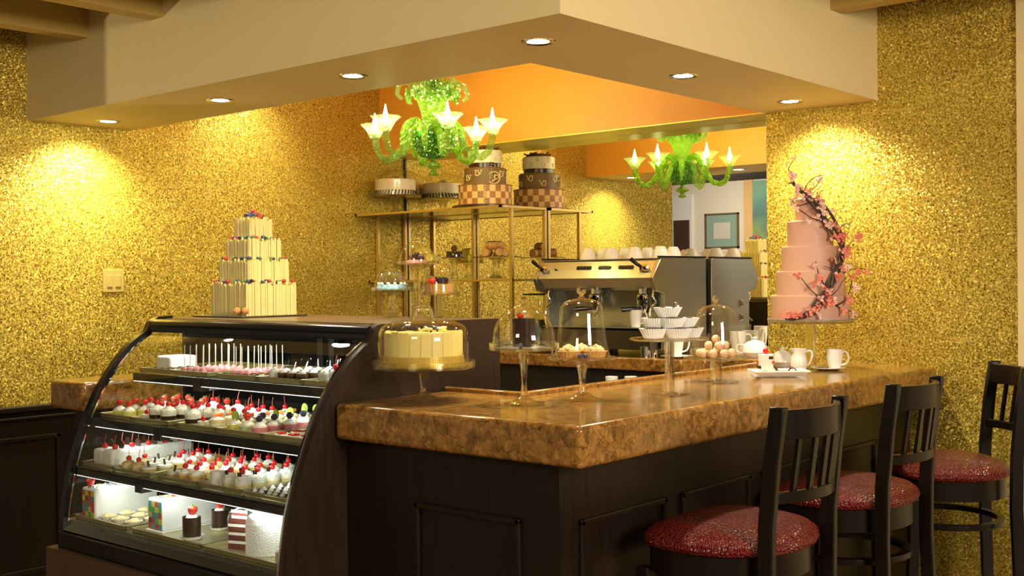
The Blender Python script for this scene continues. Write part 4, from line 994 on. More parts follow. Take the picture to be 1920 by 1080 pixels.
def lidded(P, k, lab, nm, cat, w_=21, h_=22, spout=False):
    o = thing(nm, lab, cat, P + Vector((0, 0, .0005)), AR)
    B().lathe([(0, 0), (w_ * .7 * k, 0), (w_ * k, h_ * .4 * k), (w_ * .95 * k, h_ * .75 * k), (w_ * .8 * k, h_ * k), (0, h_ * k)], 32).build('bowl', PORC, o)
    B().lathe([(w_ * .82 * k, 0), (w_ * .6 * k, 5 * k), (5 * k, 8 * k), (3 * k, 10 * k), (5 * k, 12 * k), (4 * k, 14 * k), (0, 15 * k)], 28, (0, 0, h_ * k)).build('lid', PORC, o)
    if spout:
        B().tube([(w_ * .7 * k, 0, h_ * .3 * k), (w_ * 1.3 * k, 0, h_ * .6 * k), (w_ * 1.5 * k, 0, h_ * 1.0 * k)], [5 * k, 3.5 * k, 2.5 * k], 10).build('spout', PORC, o)
        B().tube([(-w_ * .8 * k, 0, h_ * .9 * k), (-w_ * 1.3 * k, 0, h_ * .95 * k), (-w_ * 1.4 * k, 0, h_ * .5 * k), (-w_ * .9 * k, 0, h_ * .3 * k)], 2 * k, 8).build('handle', PORC, o)
    return o
P = at(1467, 687, 'z', T); lidded(P, 1 / ppm(P), 'white lidded sugar bowl on the bar behind the dessert plate', 'sugar_bowl', 'sugar bowl')
P = at(1460, 706, 'z', T); s = ppm(P); k = 1 / s
o = thing('dessert_plate', 'white rectangular plate with two desserts near the pink cake', 'plate', P + Vector((0, 0, .0055)), AR)
b = B(); x0, y0 = 35 * k, .042
b.v = [(-x0, -y0, 0), (x0, -y0, 0), (x0, y0, 0), (-x0, y0, 0), (-x0 * 1.5, -y0 * 1.5, 9 * k), (x0 * 1.5, -y0 * 1.5, 9 * k), (x0 * 1.5, y0 * 1.5, 9 * k), (-x0 * 1.5, y0 * 1.5, 9 * k)]
b.face([0, 1, 2, 3]); [b.face([i, (i + 1) % 4, 4 + (i + 1) % 4, 4 + i]) for i in range(4)]
b.build('plate_body', PORC, o, solid=.004, smooth=False)
PP = P + Vector((0, 0, .008))
o = thing('strawberry_parfait', 'clear parfait cup of cream and berries topped with a cherry, on the plate', 'parfait', PP - rd * 24 * k)
B().lathe([(0, .001), (13 * k, .001), (14.5 * k, 38 * k), (0, 39 * k)], 24).build('cream_filling', CREAMF, o)
b = B()
for i in range(16): a = i * 2.4; b.sph((13.3 * k * math.cos(a), 13.3 * k * math.sin(a), (5 + (i % 4) * 9) * k), 3.4 * k, 6, mi=i % 2)
b.build('berries', [STRAW, CHOC], o); B().lathe([(14.8 * k, .0005), (16 * k, 42 * k)], 24).build('clear_cup', CUPG, o); q = cherry(o, 39 * k, .0115)
o = B().tube([(-22 * k, 0, 0), (14 * k, 0, 0)], 3.2 * k, 8).build('chocolate_bar_bite', CHOC, loc=PP + rd * 14 * k + Vector((0, 0, 4.2 * k)), rot=(0, 0, AR)); tag(o, 'dark chocolate finger lying on the dessert plate', 'chocolate')
o = B().tube([(0, 0, 0), (8 * k, 0, 14 * k)], 2.6 * k, 8).build('wafer_stick', MCHOC, loc=PP + rd * 2 * k + fd * 10 * k + Vector((0, 0, 2 * k)), rot=(0, 0, AR + PI)); tag(o, 'upright striped wafer stick on the dessert plate', 'wafer')
o = B().lathe([(0, 0), (9 * k, 1 * k), (9 * k, 5 * k), (0, 8 * k)], 16).build('striped_truffle', WCHOC, loc=PP + rd * 26 * k + Vector((0, 0, .002))); tag(o, 'dark and white striped truffle on the dessert plate', 'truffle')
B().tube([(-8 * k, 0, 4 * k), (-5 * k, 0, 9 * k), (0, 0, 10.5 * k), (5 * k, 0, 9 * k), (8 * k, 0, 4 * k)], 1.4 * k, 6).build('chocolate_stripe', CHOC, o, rot=(0, 0, AR))
# glassware and ramekins on the low work surface
P = at(1004, 746, 'z', .88)
t, top, k = stand((3.35, 2.62, .8805), 440, 'empty low glass stand on the black surface behind the marble lip', 26, 34, 45, 0, 9, straight=True)
for x, nm in ((1147, 'left'), (1183, 'right')):
    P = at(x, 728, 'u', 3.75); P.z = .8805; k = 1 / ppm(P)
    hh = (at(x, 706, 'u', 3.75).z - .88)
    o = B().lathe([(0, 0), (8 * k, 0), (9 * k, hh * .6), (12 * k, hh), (10.5 * k, hh), (8 * k, hh * .6), (0, .01)], 20).build('white_ramekin', PORC, loc=P); tag(o, 'small white ramekin behind the marble lip, %s of two' % nm, 'ramekin', 'ramekins behind the lip')
# back-counter crockery
def on_back(x, u): P = at(x, 660, 'u', u); P.z = 1.0755; return P
P = on_back(1268, 4.50); k = 1 / ppm(P)
o = B().lathe([(0, .001), (17 * k, 0), (30 * k, 4 * k), (17 * k, .004), (0, .004)], 36).build('saucer', PORC, loc=P); tag(o, 'white saucer under the mug beside the espresso machine', 'saucer')
mug(P + Vector((0, 0, .0045)), 'white mug on a saucer beside the espresso machine', ang=AR, h=46 * k, r=14 * k)
P = on_back(1416, 4.72); lidded(P, 1 / ppm(P), 'white round lidded teapot between the mirror edge and glass bell', 'teapot', 'teapot', 25, 24, True)
P = on_back(1384, 4.84); mug(P, 'white mug next to the mirror behind the teapot', ang=AR, h=.11, r=.038)
# ---------------------------------------------------------------- espresso machine
V0, V9 = 2.935, 3.62; BZ = 1.0755
t = thing('espresso_machine', 'large brushed steel two-group espresso machine on the back counter', 'espresso machine', (0, 0, 0))
TOPZ = 1.530
# casing with sloping control face
B().prism([(4.86, 1.21), (4.86, TOPZ), (4.475, TOPZ), (4.415, 1.445), (4.45, 1.40), (4.56, 1.385), (4.60, 1.21)], 'y', V0 + .01, V9 - .01).build('upper_casing', STEEL, t, ang=25)
B().prism([(4.86, BZ + .03), (4.86, 1.209), (4.62, 1.209), (4.62, BZ + .03)], 'y', V0 + .02, V9 - .02).build('rear_casing', STEELD, t)
B().prism([(4.43, BZ + .035), (4.425, 1.198), (4.62, 1.208), (4.62, BZ + .035)], 'y', V0 + .02, V9 - .02).build('drip_tray_body', STEELD, t)
B().box(4.43, 4.62, V0 + .03, V9 - .03, 1.2085, 1.2125).build('drip_grille', STEEL, t, smooth=False)
hexp = [(4.478, 1.538), (4.70, 1.538), (4.875, 1.538), (4.875, BZ + .03), (4.50, BZ + .03), (4.50, 1.37), (4.43, 1.385), (4.405, 1.445)]
for v, nm in ((V0 - .012, 'near'), (V9 - .01, 'far')):
    sp = B().prism(hexp, 'y', v, v + .022).build('side_panel', STEEL, t, ang=20, bev=.003)
B().box(4.47, 4.875, V0, V9, TOPZ, 1.536).build('cup_tray', STEELD, t, smooth=False)
B().box(4.47, 4.875, V0 - .013, V0 + .004, 1.5385, 1.546).build('rail_trim', BLACK, t, smooth=False)
B().box(4.47, 4.875, V9 - .008, V9 + .01, 1.5385, 1.546).build('rail_trim', BLACK, t, smooth=False)
for v in (V0 + .05, V9 - .05):
    for u in (4.50, 4.82): B().lathe([(0, 0), (.02, 0), (.02, .032), (0, .032)], 12, (u, v, BZ)).build('foot', CHROME, t)
# control face: normal of the slope
fs = Vector((4.475 - 4.415, 0, TOPZ - 1.445)); fn = Vector((-fs.z, 0, fs.x)).normalized(); fsn = fs.normalized()
def cf(v, h): return Vector((4.415, v, 1.445)) + fs * h + fn * .003
def cbox(nm, v, h, wv, hh, d, mm, parent=t):
    c0 = cf(v, h); M = Matrix((Vector((0, 1, 0)), fsn, fn)).transposed().to_4x4(); M.translation = c0
    return B().box(-wv / 2, wv / 2, -hh / 2, hh / 2, -.003, d, M=M).build(nm, mm, parent, smooth=False)
def tv(x): return at(x, 500, 'u', 4.445).y
cbox('display', tv(1133), .58, .07, .016, .002, BLACK)
for x0 in (1094, 1173):
    for i in range(5):
        cbox('button', tv(x0 - 11 + i * 5.5), .58, .013, .016, .003, BLACK)
for x in (1024, 1211):
    kn = B().lathe([(0, 0), (.026, 0), (.024, .012), (.012, .016), (0, .016)], 20, M=Matrix.Rotation(-PI / 2 - .6, 4, 'Y')).build('steam_knob', CHROME, t, loc=cf(tv(x), .45))
    B().tube([(0, 0, 0), (-.02, .03, .022), (-.026, .062, .048)], [.006, .008, .010], 10).build('lever', BLACK, kn)
B().lathe([(0, 0), (.010, 0), (.009, .004), (0, .004)], 14, M=Matrix.Rotation(-PI / 2 - .6, 4, 'Y')).build('power_button', CHROME, t, loc=cf(tv(1044), .5))
# group heads with portafilters
for x in (1100, 1190):
    v = tv(x)
    B().lathe([(0, 0), (.030, 0), (.033, .02), (.036, .024), (.036, .05), (.026, .055), (.026, .09), (0, .09)], 28, (4.52, v, 1.315)).build('group_head', CHROME, t)
    pf = B().lathe([(0, 0), (.020, 0), (.028, .015), (.034, .035), (0, .035)], 28, (4.52, v, 1.279)).build('portafilter', CHROME, t)
    B().tube([(4.495, v, 1.30), (4.465, v + .025, 1.30), (4.425, v + .062, 1.296)], [.007, .012, .012], 12).build('handle', BLACK, pf)
    B().tube([(4.52, v - .002, 1.28), (4.52, v - .014, 1.262), (4.52, v - .016, 1.25)], .005, 8).tube([(4.52, v + .002, 1.28), (4.52, v + .014, 1.262), (4.52, v + .016, 1.25)], .005, 8).build('spout', CHROME, pf)
for x in (1026, 1222):
    v = tv(x); B().tube([(4.47, v, 1.40), (4.45, v, 1.36), (4.46, v - .01, 1.33), (4.45, v + .012, 1.30), (4.44, v + .01, 1.24), (4.43, v - .008, 1.215)], .0048, 10).build('steam_wand', CHROME, t)
for z in (1.31, 1.24):
    B().lathe([(.0, 0), (.018, 0), (.020, .004), (.016, .008), (0, .006)], 20, M=Matrix.Rotation(-PI / 2, 4, 'Y'), c=(4.60, tv(1232) - .0, z)).build('gauge', CHROME, t)
P = Vector((4.48, tv(1183), 1.213)); o = mug(P, 'cream mug standing on the espresso machine drip tray', ang=AR, h=.082, r=.030)
# upside-down cups on top
CT = 1.5365
xs = [1103, 1146, 1190, 1238]
protoc = None; n = 0
for rowi, u in enumerate((4.56, 4.70)):
    for j, x in enumerate(xs):
        P = at(x + (0, -6)[rowi], 480, 'u', 4.56); v = P.y
        if not (V0 + .04 < v < V9 - .03): v = min(max(v, V0 + .05), V9 - .05)
        lab = 'upturned white coffee cup on the espresso machine, %s from left in the %s row' % (ORD[j], ('front', 'back')[rowi])
        if protoc is None:
            o = B().lathe([(0, .056), (.022, .056), (.024, .052), (.036, .030), (.042, .0), (.039, 0), (.033, .030), (0, .050)], 26).build('coffee_cup', PORC, loc=(u, v, CT)); tag(o, lab, 'cup', 'upturned cups on the espresso machine')
            B().tube([(.036, 0, .012), (.056, 0, .016), (.058, 0, .03), (.036, 0, .038)], .003, 8).build('handle', PORC, o); protoc = o
        else: o = dup(protoc, (u, v, CT), lab)
        o.rotation_euler = (0, 0, random.uniform(-1, 1))
# grinder left of the machine
P = on_back(1000, 4.55)
t = thing('coffee_grinder', 'black coffee grinder with flat lid left of the espresso machine', 'coffee grinder', (4.60, P.y - .0, BZ))
B().lathe([(0, 0), (.06, 0), (.06, .14), (.045, .16), (0, .16)], 26).build('body', BLACK, t)
B().lathe([(.03, .16), (.048, .24), (.048, .285)], 26).build('hopper', CUPG, t)
B().lathe([(0, .286), (.085, .286), (.085, .294), (0, .298)], 30).build('lid', BLACK, t)
o = B().lathe([(0, 0), (.022, 0), (.024, .05), (0, .05)], 18).build('steel_tamper', STEEL, loc=(4.435, at(1213, 660, 'u', 4.45).y, BZ)); tag(o, 'small steel cylinder at the front of the machine', 'tamper')
# ---------------------------------------------------------------- brass display shelves
t = thing('brass_display_shelf', 'brass and glass display shelves in the mirror corner holding cakes', 'shelf', (0, 0, 0))
def post(u, v, z0, z1): B().box(u - .009, u + .009, v - .009, v + .009, z0, z1).build('post', BRASS, t, smooth=False)
ZA, ZB_ = 1.832, 1.446
VS = 3.94
for u, v in ((4.605, VS), (4.885, VS), (4.885, 4.466), (4.665, 5.032), (4.885, 5.028)): post(u, v, 1.0755, ZA - .012)
b = B(); x0, x1, y0, y1 = 4.497, 4.893, 3.92, 5.043
b.box(x0, x0 + .014, y0, y1, ZA - .012, ZA).box(x1 - .014, x1, y0, y1, ZA - .012, ZA).box(x0, x1, y0, y0 + .014, ZA - .012, ZA).box(x0, x1, y1 - .014, y1, ZA - .012, ZA)
b.build('top_frame', BRASS, t, smooth=False)
B().box(x0 + .014, x1 - .014, y0 + .014, y1 - .014, ZA - .009, ZA - .001).build('top_glass', mat('smoky_amber_shelf', (.30, .24, .05), .12, .2), t, smooth=False)
b = B(); x0, x1 = 4.597, 4.893
b.box(x0, x0 + .012, y0 + .01, y1, ZB_ - .012, ZB_).box(x1 - .012, x1, y0 + .01, y1, ZB_ - .012, ZB_).box(x0, x1, y0 + .01, y0 + .022, ZB_ - .012, ZB_).box(x0, x1, y1 - .012, y1, ZB_ - .012, ZB_)
b.build('middle_frame', BRASS, t, smooth=False)
B().box(x0 + .012, x1 - .012, y0 + .022, y1 - .012, ZB_ - .008, ZB_ - .001).build('middle_glass', SHELFG, t, smooth=False)
# monogram cake
P = at(907, 386, 'u', 4.655); v_ = P.y; P = Vector((4.668, v_, ZA + .0005)); k = 1 / ppm(P)
c = thing('monogram_tier_cake', 'tiered designer-style cake with checker base, brown monogram tier and round tag', 'cake', P)
B().lathe([(0, 0), (62 * k, 0), (62 * k, 4 * k), (0, 4 * k)], 50).build('cake_board', mat('dark_red_board', (.05, .012, .01), .3), c)
def cyl_checker(r, z0, z1, n, m_):
    b = B()
    for j in range(m_):
        for i in range(n):
            a0, a1 = 2 * PI * i / n, 2 * PI * (i + 1) / n; za, zb = z0 + (z1 - z0) * j / m_, z0 + (z1 - z0) * (j + 1) / m_; o = len(b.v); am = (a0 + a1) / 2
            b.v += [(r * math.cos(a), r * math.sin(a), z) for z in (za, zb) for a in (a0, am, a1)]; b.face([o, o + 1, o + 4, o + 3], (i + j) % 2); b.face([o + 1, o + 2, o + 5, o + 4], (i + j) % 2)
    b.lathe([(r, z1), (r * .98, z1 + .003), (0, z1 + .003)], n * 2, mi=1)
    return b
cyl_checker(50 * k, 4 * k, 41 * k, 28, 3).build('checker_tier', [CHK1, CHK2], c)
for z in (4.5, 41): B().lathe([(50.6 * k, z * k), (51.4 * k, (z + .8) * k), (50.6 * k, (z + 1.6) * k)], 56).build('piping', CHK2, c)
B().lathe([(0, 42 * k), (40 * k, 42 * k), (40 * k, 72 * k), (38 * k, 74 * k), (0, 74 * k)], 48).build('monogram_tier', DBROWN, c)
B().lathe([(0, 74 * k), (30 * k, 74 * k), (30 * k, 83 * k), (0, 83 * k)], 40).build('brown_band', CHOC, c)
B().lathe([(0, 83 * k), (32 * k, 83 * k), (32 * k, 105 * k), (30 * k, 107 * k), (0, 107 * k)], 40).build('ivory_tier', LINENS, c)
base_a = math.atan2(-.65, -.76)      # towards the camera
def wrap(r, x, z, off=.0): a = base_a + x * k / r; return Vector(((r + off) * math.cos(a), (r + off) * math.sin(a), z * k))
def strokes(name, r, x0, z0, S_, segs, rad, mm, parent=c):
    b = B()
    for L in segs: b.tube([wrap(r, x0 + px * S_, z0 + pz * S_, rad * .4) for px, pz in L], rad, 6)
    return b.build(name, mm, parent)
MONO = [[(-.55, .5), (-.55, .0), (-.55, -.5), (-.1, -.5), (.2, -.45)], [(-.15, .55), (.2, -.1), (.35, -.35)], [(.35, -.35), (.5, .05), (.7, .55)], [(-.75, .5), (-.35, .5)], [(-.3, .55), (.05, .55)], [(.5, .55), (.85, .55)]]
for x, z in ((-34, 55), (-12, 63), (36, 62), (62, 53), (88, 63), (-58, 63), (-84, 54), (114, 53)): strokes('monogram', 40 * k, x, z, 9, MONO, .9 * k, GILT)
FLW = [[(-.5, 0), (.5, 0)], [(0, -.5), (0, .5)], [(-.35, -.35), (.35, .35)], [(-.35, .35), (.35, -.35)]]
DIA = [[(-.5, 0), (0, .5), (.5, 0), (0, -.5), (-.5, 0)]]
CIR = [[(.5 * math.cos(i * .5236), .5 * math.sin(i * .5236)) for i in range(13)]]
for i in range(16): strokes('icing_motif', 32 * k, -90 + i * 12.4, 90 if i % 2 else 100, 8, (FLW, DIA, CIR)[i % 3], .6 * k, mat('lime_gold_icing', (.72, .62, .15), .4))
b = B()
for i in range(9): b.lathe([(1.6 * k, 0), (2.4 * k, .8 * k), (1.6 * k, 1.6 * k)], 10, wrap(50.5 * k, 2, 6 + i * 4, .001)).sph(wrap(50.5 * k, -1.5 + 3 * (i % 2), 6 + i * 4, .001), 1.5 * k, 6)
b.build('rope_trim', GILT, c)
b = B()
for i in range(7): q = wrap(41 * k, 12 + (i % 2), 82 - i * 4, .004); b.lathe([(1.4 * k, 0), (2.2 * k, .6 * k), (1.4 * k, 1.2 * k)], 10, q)
b.build('chain', GILT, c)
tg = B(); q0 = wrap(40 * k, 17, 54, .006); M = Matrix((rd, Vector((0, 0, 1)), -fd)).transposed().to_4x4(); M.translation = q0
def flat(px, pz): return M @ Vector((px * k, pz * k, 0))
tg.tube([flat(11 * math.cos(i * PI / 12), 11 * math.sin(i * PI / 12)) for i in range(25)], 1.0 * k, 6)
for L in ([(-6, 4), (-8, -1), (-4, 0)], [(-3, 5), (-1, -1), (2, 6)], [(-2, -3), (-3, -8), (1, -3), (2, -5)]): tg.tube([flat(*p) for p in L], .8 * k, 6)
tg.tube([flat(5 + 3.6 * math.cos(i * PI / 6), 1 + 3.6 * math.sin(i * PI / 6)) for i in range(13)], .8 * k, 6)
tg.build('round_tag', GILT, c)
b = B()
for i in range(26):
    a = random.uniform(0, 6.28); p = Vector((random.uniform(-20, 20) * k, random.uniform(-20, 20) * k, 109 * k + random.uniform(0, 5) * k)); d = Vector((math.cos(a), math.sin(a), random.uniform(-.1, .5))) * 9 * k
    b.tube([p - d, p, p + d], 1.6 * k, 5, random.choice([0, 0, 1]))
b.build('chocolate_shavings', [MCHOC, VELVET], c)
# white cake under wide dome on the top shelf
P = at(742, 396, 'u', 4.70); P = Vector((4.70, P.y, ZA + .0005)); s = ppm(P)
t2, top, k = stand(P, s, 'glass stand with the white cake on the top brass shelf', 22, 34, 49, 0, 6)
dome(top, k, round_dome(45, 25, 48), 'wide glass dome over the white cake on the top brass shelf', knob=4)
o = thing('white_drum_cake', 'white drum cake with chocolate scroll border on the top brass shelf', 'cake', top)
B().lathe([(0, .0005), (38 * k, .0005), (38 * k, 29 * k), (36 * k, 30 * k), (0, 30 * k)], 44).build('cake_body', mat('cream_fondant', (.82, .70, .58), .35), o)
b = B()
for i in range(40): a = i * 2 * PI / 40; b.tube([(41 * k * math.cos(a), 41 * k * math.sin(a), 1 * k), (39.5 * k * math.cos(a + .05), 39.5 * k * math.sin(a + .05), 9 * k)], 1.3 * k, 5)
b.build('chocolate_border', CHOC, o)
b = B()
for i in range(9): b.tube([((i - 4) * 2.6 * k, 0, 29 * k), ((i - 4) * 2.9 * k, .002, (38 - abs(i - 4)) * k)], .8 * k, 5)
b.build('chocolate_comb', CHOC, o)
# middle shelf stands
def sstand(x, v, u, h, r, lab, **kw):
    P = Vector((u, v, ZB_ + .0005)); return stand(P, ppm(P), lab, r * .55, h, r, 0, 5, straight=kw.get('straight', False))
def rolls(top, k, n, lab, grp, seed, kind=0):
    random.seed(seed)
    for i in range(n):
        a = i * 2.1; rr = (10 if i < 4 else 4) * k * 1.6 if i < 5 else 0; z = (0 if i < 4 else 13) * k
        d = Vector((math.cos(a * 1.7), math.sin(a * 1.7), 0)); r_ = 7.5 * k
        M = Matrix.Translation(top + Vector((rr * math.cos(a), rr * math.sin(a), z + r_ + .001)))
        o = B().tube([-d * 12 * k, -d * 11 * k, d * 11 * k, d * 12 * k], [r_ * .8, r_, r_, r_ * .8], 14, 0 if kind == 0 else 1).build('sponge_roll' if kind == 0 else 'filled_eclair', [ROLLY, PASTRY], loc=M.translation)
        B().tube([-d * 12.6 * k + Vector((0, 0, r_ * .1)), -d * 11.5 * k + Vector((0, 0, r_ * .1))], r_ * .55, 10).build('swirl_filling', VELVET, o)
        if kind: B().tube([-d * 10 * k + Vector((0, 0, r_ * .5)), d * 10 * k + Vector((0, 0, r_ * .5))], r_ * .62, 8).build('dark_filling', VELVET, o)
        tag(o, lab + ', ' + ORD[i], 'pastry', grp)
    random.seed(11)
vA = at(800, 500, 'u', 4.72).y; vB = at(852, 500, 'u', 4.70).y; vD = at(930, 500, 'u', 4.70).y
s1, top, k = sstand(800, vA, 4.72, 32, 30, 'glass stand of yellow rolls at the left of the middle brass shelf')
rolls(top, k, 5, 'yellow sponge roll with swirl, left stand of the brass shelf', 'yellow rolls on the brass shelf', 3)
s1, top, k = sstand(852, vB, 4.70, 40, 25, 'glass stand with a brownie on the middle brass shelf', straight=False)
dome(top, k, hemi(21, 32, 10, 4), 'little glass dome over the brownie on the brass shelf', knob=3)
o = B().box(-11 * k, 11 * k, -11 * k, 11 * k, .001, 12 * k).build('brownie', CHOC, loc=top, bev=.003); tag(o, 'dark brownie topped with chocolate on the middle brass shelf', 'brownie')
B().sph((0, 0, 17 * k), 6.5 * k, 8).build('truffle', MCHOC, o)
s1, top, k = sstand(930, vD, 4.70, 41, 45, 'wide glass stand of filled eclairs on the middle brass shelf')
rolls(top, k, 6, 'golden eclair with dark filling, on the wide stand of the brass shelf', 'eclairs on the brass shelf', 5, 1)
# ---------------------------------------------------------------- chandelier
CC = Vector((3.825, 3.745, 0)); d0 = ppm((CC.x, CC.y, 2.1)); k = 1 / d0
def zz(py): return at(812, py, 'u', CC.x).z
t = thing('glass_chandelier', 'green blown-glass chandelier with six lit flower cups hanging over the bar', 'chandelier', (CC.x, CC.y, 0))
tw = lambda n, s_, am=.12: (lambda a, i: 1 + am * math.sin(n * a + i * s_))
B().lathe([(0, zz(330)), (10 * k, zz(328)), (4 * k, zz(318)), (16 * k, zz(312)), (14 * k, zz(308)), (4 * k, zz(302)), (3 * k, zz(297))], 24, mod=tw(8, 0, .06)).build('finial', GREEN, t)
B().lathe([(4 * k, zz(298)), (22 * k, zz(294)), (33 * k, zz(280)), (38 * k, zz(265)), (34 * k, zz(250)), (20 * k, zz(242)), (12 * k, zz(240))], 48, mod=tw(12, .0, .07)).build('bowl', GREEND, t)
B().lathe([(14 * k, zz(244)), (20 * k, zz(236)), (19 * k, zz(225)), (21 * k, zz(210)), (26 * k, zz(195)), (29 * k, zz(185)), (27 * k, zz(180))], 48, mod=tw(10, .5, .08)).build('fluted_column', GREEN, t)
B().lathe([(.006, 0), (.006, zz(180) - 2.60)][::-1], 10, (0, 0, 2.60)).build('hanging_rod', CHROME, t)
B().lathe([(10 * k, zz(182)), (30 * k, zz(172)), (34 * k, zz(160)), (26 * k, zz(150)), (10 * k, zz(146))], 36, mod=tw(9, .7, .14)).build('crown', GREEN, t)
def flower(loc, r, ax):
    b = B(); q = ax.to_track_quat('Z', 'Y').to_matrix().to_4x4()
    for i in range(6):
        a = i * PI / 3; M = Matrix.Translation(loc) @ q @ Matrix.Rotation(a, 4, 'Z') @ Matrix.Translation((r * .5, 0, 0)) @ Matrix.Rotation(-.55, 4, 'Y')
        b.lathe([(0, -.002), (r * .42, 0), (r * .30, .004), (0, .006)], 10, M=M)
    b.sph(loc + ax * .004, r * .22, 8, mi=1); return b.build('glass_flower', [GREEN, GREEND], t)
for i in range(10):
    a = i * 2 * PI / 10 + .2; rr = (34, 46)[i % 2] * k; ax = Vector((math.cos(a), math.sin(a), -.1 if i % 2 else .25)).normalized()
    flower(Vector((rr * math.cos(a), rr * math.sin(a), zz(178 if i % 2 else 166))), (19 if i % 2 else 21) * k, ax)
for i in range(6):
    a = i * PI / 3 + .5; e = Vector((math.cos(a), math.sin(a), 0))
    B().tube([e * 18 * k + Vector((0, 0, zz(190))), e * 44 * k + Vector((0, 0, zz(158))), e * 62 * k + Vector((0, 0, zz(160))), e * 68 * k + Vector((0, 0, zz(178))), e * 58 * k + Vector((0, 0, zz(188)))], [5 * k, 5 * k, 4.5 * k, 4 * k, 2.5 * k], 10, mod=tw(5, 1.2, .15)).build('curled_leaf', GREENL, t)
    B().tube([e * 14 * k + Vector((0, 0, zz(246))), e * 34 * k + Vector((0, 0, zz(228))), e * 50 * k + Vector((0, 0, zz(238))), e * 58 * k + Vector((0, 0, zz(262))), e * 50 * k + Vector((0, 0, zz(290)))], [6 * k, 7.5 * k, 7 * k, 6 * k, 2.5 * k], 12, mod=tw(5, 1.2, .15)).build('curled_leaf', GREEN, t)
for ang in (-134, -73, -13, 47, 107, 167):
    a = math.radians(ang); e = (rd * math.cos(a) + fd * math.sin(a)); R3 = 115
    pts = []
    P4 = [(22, 262), (34, 250), (50, 252), (62, 275), (74, 292), (92, 298), (106, 288), (113, 270), (115, 258)]
    for j in range(len(P4) - 1):
        for q in range(3):
            f_ = q / 3; x = P4[j][0] * (1 - f_) + P4[j + 1][0] * f_; y = P4[j][1] * (1 - f_) + P4[j + 1][1] * f_; pts.append(e * x * k + Vector((0, 0, zz(y) - 0)))
    pts.append(e * 115 * k + Vector((0, 0, zz(256))))
    arm = B().tube(pts, [6 * k] * len(pts), 14, mod=tw(5, .9, .2)).build('arm', GREENL if ang in (-13, 167, -134) else GREEN, t)
    cx_ = e * 115 * k
    cp = B().lathe([(6 * k, zz(257)), (12 * k, zz(252)), (11 * k, zz(249)), (13 * k, zz(246)), (16 * k, zz(240)), (22 * k, zz(233)), (27 * k, zz(229))], 40, (cx_.x, cx_.y, 0), mod=lambda a_, i: 1 + (.10 * math.sin(a_ * 8) * i / 6)).build('flower_cup', GREENL, arm)
    B().lathe([(0, zz(250)), (5 * k, zz(249)), (5 * k, zz(243)), (0, zz(242))], 14, (cx_.x, cx_.y, 0)).build('candle_holder', WHITEP, arm)
    B().lathe([(0, zz(242)), (4 * k, zz(240)), (5.5 * k, zz(234)), (4.5 * k, zz(226)), (2 * k, zz(217)), (.6 * k, zz(209)), (0, zz(207))], 16, (cx_.x, cx_.y, 0)).build('flame_bulb', EBULB, arm)
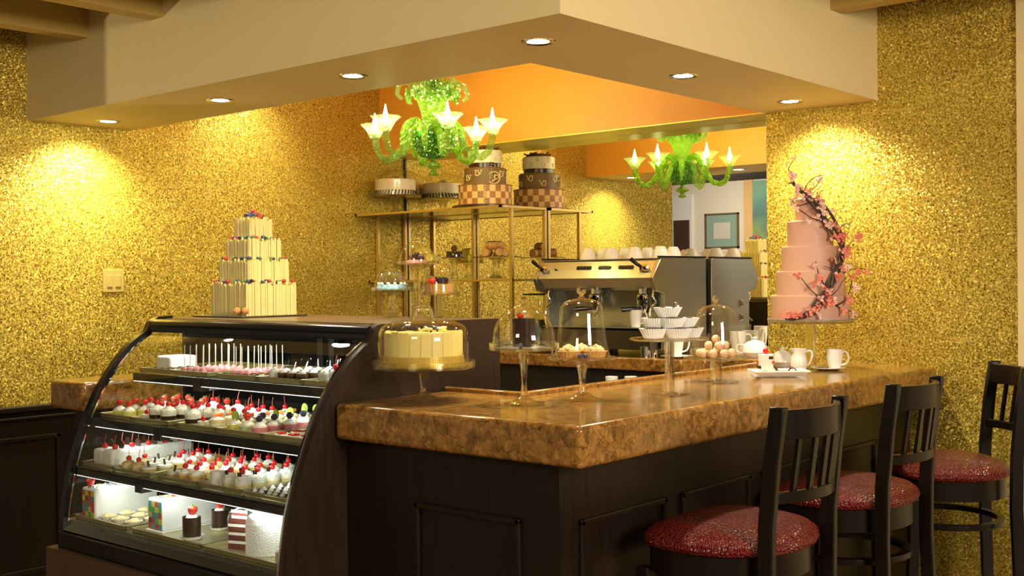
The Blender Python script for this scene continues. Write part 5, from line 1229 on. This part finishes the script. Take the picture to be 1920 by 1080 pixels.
# ---------------------------------------------------------------- bar stools
def make_stool(lab):
    t = thing('bar_stool', lab, 'bar stool', (0, 0, 0), 0, 'dark bar stools with red snakeskin seats')
    # local frame: x along the bar, y towards the bar, z up
    W = .245; pts = []
    def out(w_, f_, bk):
        o = []
        for i in range(9): a = PI * i / 8; 
        n = 40
        for i in range(n):
            a = 2 * PI * i / n; x = math.cos(a); y = math.sin(a)
            e = .62 if y > 0 else .95
            o.append((w_ * math.copysign(abs(x) ** e, x), (f_ if y > 0 else bk) * math.copysign(abs(y) ** e, y)))
        return o
    b = B(); rings = [(.96, .722), (1.01, .725), (1.035, .736), (1.02, .750), (.93, .765), (.75, .777), (.45, .784), (.15, .787)]
    O = out(W, .19, .215)
    for s_, z in rings: b.v += [(x * s_, y * s_, z) for x, y in O]
    n = len(O)
    for j in range(len(rings) - 1):
        for i in range(n): b.face([j * n + i, j * n + (i + 1) % n, (j + 1) * n + (i + 1) % n, (j + 1) * n + i])
    b.face([(len(rings) - 1) * n + i for i in range(n)]); b.face(list(range(n))[::-1])
    b.build('seat', VINYL, t)
    O2 = out(W * .97, .182, .205); O3 = out(W * .90, .165, .19); b = B()
    for O_, z in ((O2, .7215), (O2, .652), (O3, .652), (O3, .7215)): b.v += [(x, y, z) for x, y in O_]
    for j in range(4):
        for i in range(n): j2 = (j + 1) % 4; b.face([j * n + i, j * n + (i + 1) % n, j2 * n + (i + 1) % n, j2 * n + i])
    b.build('seat_frame', STOOLW, t)
    for sx_ in (-1, 1):
        # rear legs carry the back posts
        X = .178 * sx_
        pts = [(X * 1.12, -.235, 0), (X * 1.04, -.205, .3), (X, -.195, .62), (X, -.198, .80), (X, -.215, .98), (X, -.235, 1.115)]
        b = B()
        for (p0, p1) in zip(pts, pts[1:]):
            o = len(b.v); 
            for p in (p0, p1): b.v += [(p[0] - .013, p[1] - .021, p[2]), (p[0] + .013, p[1] - .021, p[2]), (p[0] + .013, p[1] + .021, p[2]), (p[0] - .013, p[1] + .021, p[2])]
            for i in range(4): b.face([o + i, o + (i + 1) % 4, o + 4 + (i + 1) % 4, o + 4 + i])
            if p0 is pts[0]: b.face([o + 3, o + 2, o + 1, o])
            if p1 is pts[-1]: b.face([o + 4, o + 5, o + 6, o + 7])
        b.build('rear_leg', STOOLW, t, ang=30, bev=.004)
        X = .20 * sx_
        b = B(); o = 0
        for (x, y, z, h_) in ((X * 1.1, .19, 0, .016), (X, .155, .66, .02)): b.v += [(x - h_, y - h_, z), (x + h_, y - h_, z), (x + h_, y + h_, z), (x - h_, y + h_, z)]
        for i in range(4): b.face([i, (i + 1) % 4, 4 + (i + 1) % 4, 4 + i])
        b.face([3, 2, 1, 0]); b.face([4, 5, 6, 7]); b.build('front_leg', STOOLW, t, ang=30, bev=.004)
    # curved rails between the posts, bowed away from the bar
    def curved(z0, z1, y_, bow, th, nm, w_=.168, rise=0):
        b = B(); m_ = 14; A = []
        for i in range(m_ + 1):
            x = -w_ + 2 * w_ * i / m_; q = 1 - (x / w_) ** 2; y = y_ - bow * q
            for dy, z in ((-th / 2, z0), (th / 2, z0), (th / 2, z1 - rise * (1 - q)), (-th / 2, z1 - rise * (1 - q))): b.v.append((x, y + dy, z))
        for i in range(m_):
            for j in range(4): b.face([i * 4 + j, i * 4 + (j + 1) % 4, (i + 1) * 4 + (j + 1) % 4, (i + 1) * 4 + j])
        b.face([0, 1, 2, 3]); b.face([m_ * 4 + j for j in (3, 2, 1, 0)]); return b.build(nm, STOOLW, t, ang=30, bev=.003)
    curved(1.03, 1.105, -.225, .055, .020, 'top_rail')
    curved(.865, .895, -.205, .055, .020, 'lower_rail')
    for i in range(5):
        x = -.11 + .055 * i; q = 1 - (x / .168) ** 2; B().box(x - .011, x + .011, -.205 - .055 * q - .005, -.205 - .055 * q + .005, .89, .9).v
        b = B(); y0, y1 = -.205 - .055 * q, -.225 - .055 * q
        for (y, z) in ((y0, .893), (y1, 1.035)): b.v += [(x - .011, y - .005, z), (x + .011, y - .005, z), (x + .011, y + .005, z), (x - .011, y + .005, z)]
        for j in range(4): b.face([j, (j + 1) % 4, 4 + (j + 1) % 4, 4 + j])
        b.build('back_slat', STOOLW, t, smooth=False)
    b = B(); n = 36
    for (ro, z) in ((.215, .545), (.215, .565), (.185, .565), (.185, .545)):
        b.v += [(ro * math.cos(2 * PI * i / n), ro * .95 * math.sin(2 * PI * i / n), z) for i in range(n)]
    for j in range(4):
        for i in range(n): j2 = (j + 1) % 4; b.face([j * n + i, j * n + (i + 1) % n, j2 * n + (i + 1) % n, j2 * n + i])
    b.build('foot_ring', STOOLW, t, bev=.003)
    return t
s0 = make_stool('dark bar stool with red snakeskin seat, nearest the camera'); s0.location = (2.80, 1.60, 0)
dup(s0, (3.56, 1.615, 0), 'dark bar stool with red snakeskin seat, middle of the three')
dup(s0, (4.24, 1.54, 0), 'dark bar stool with red snakeskin seat, turned sideways beside the gold wall', rz=math.radians(35))
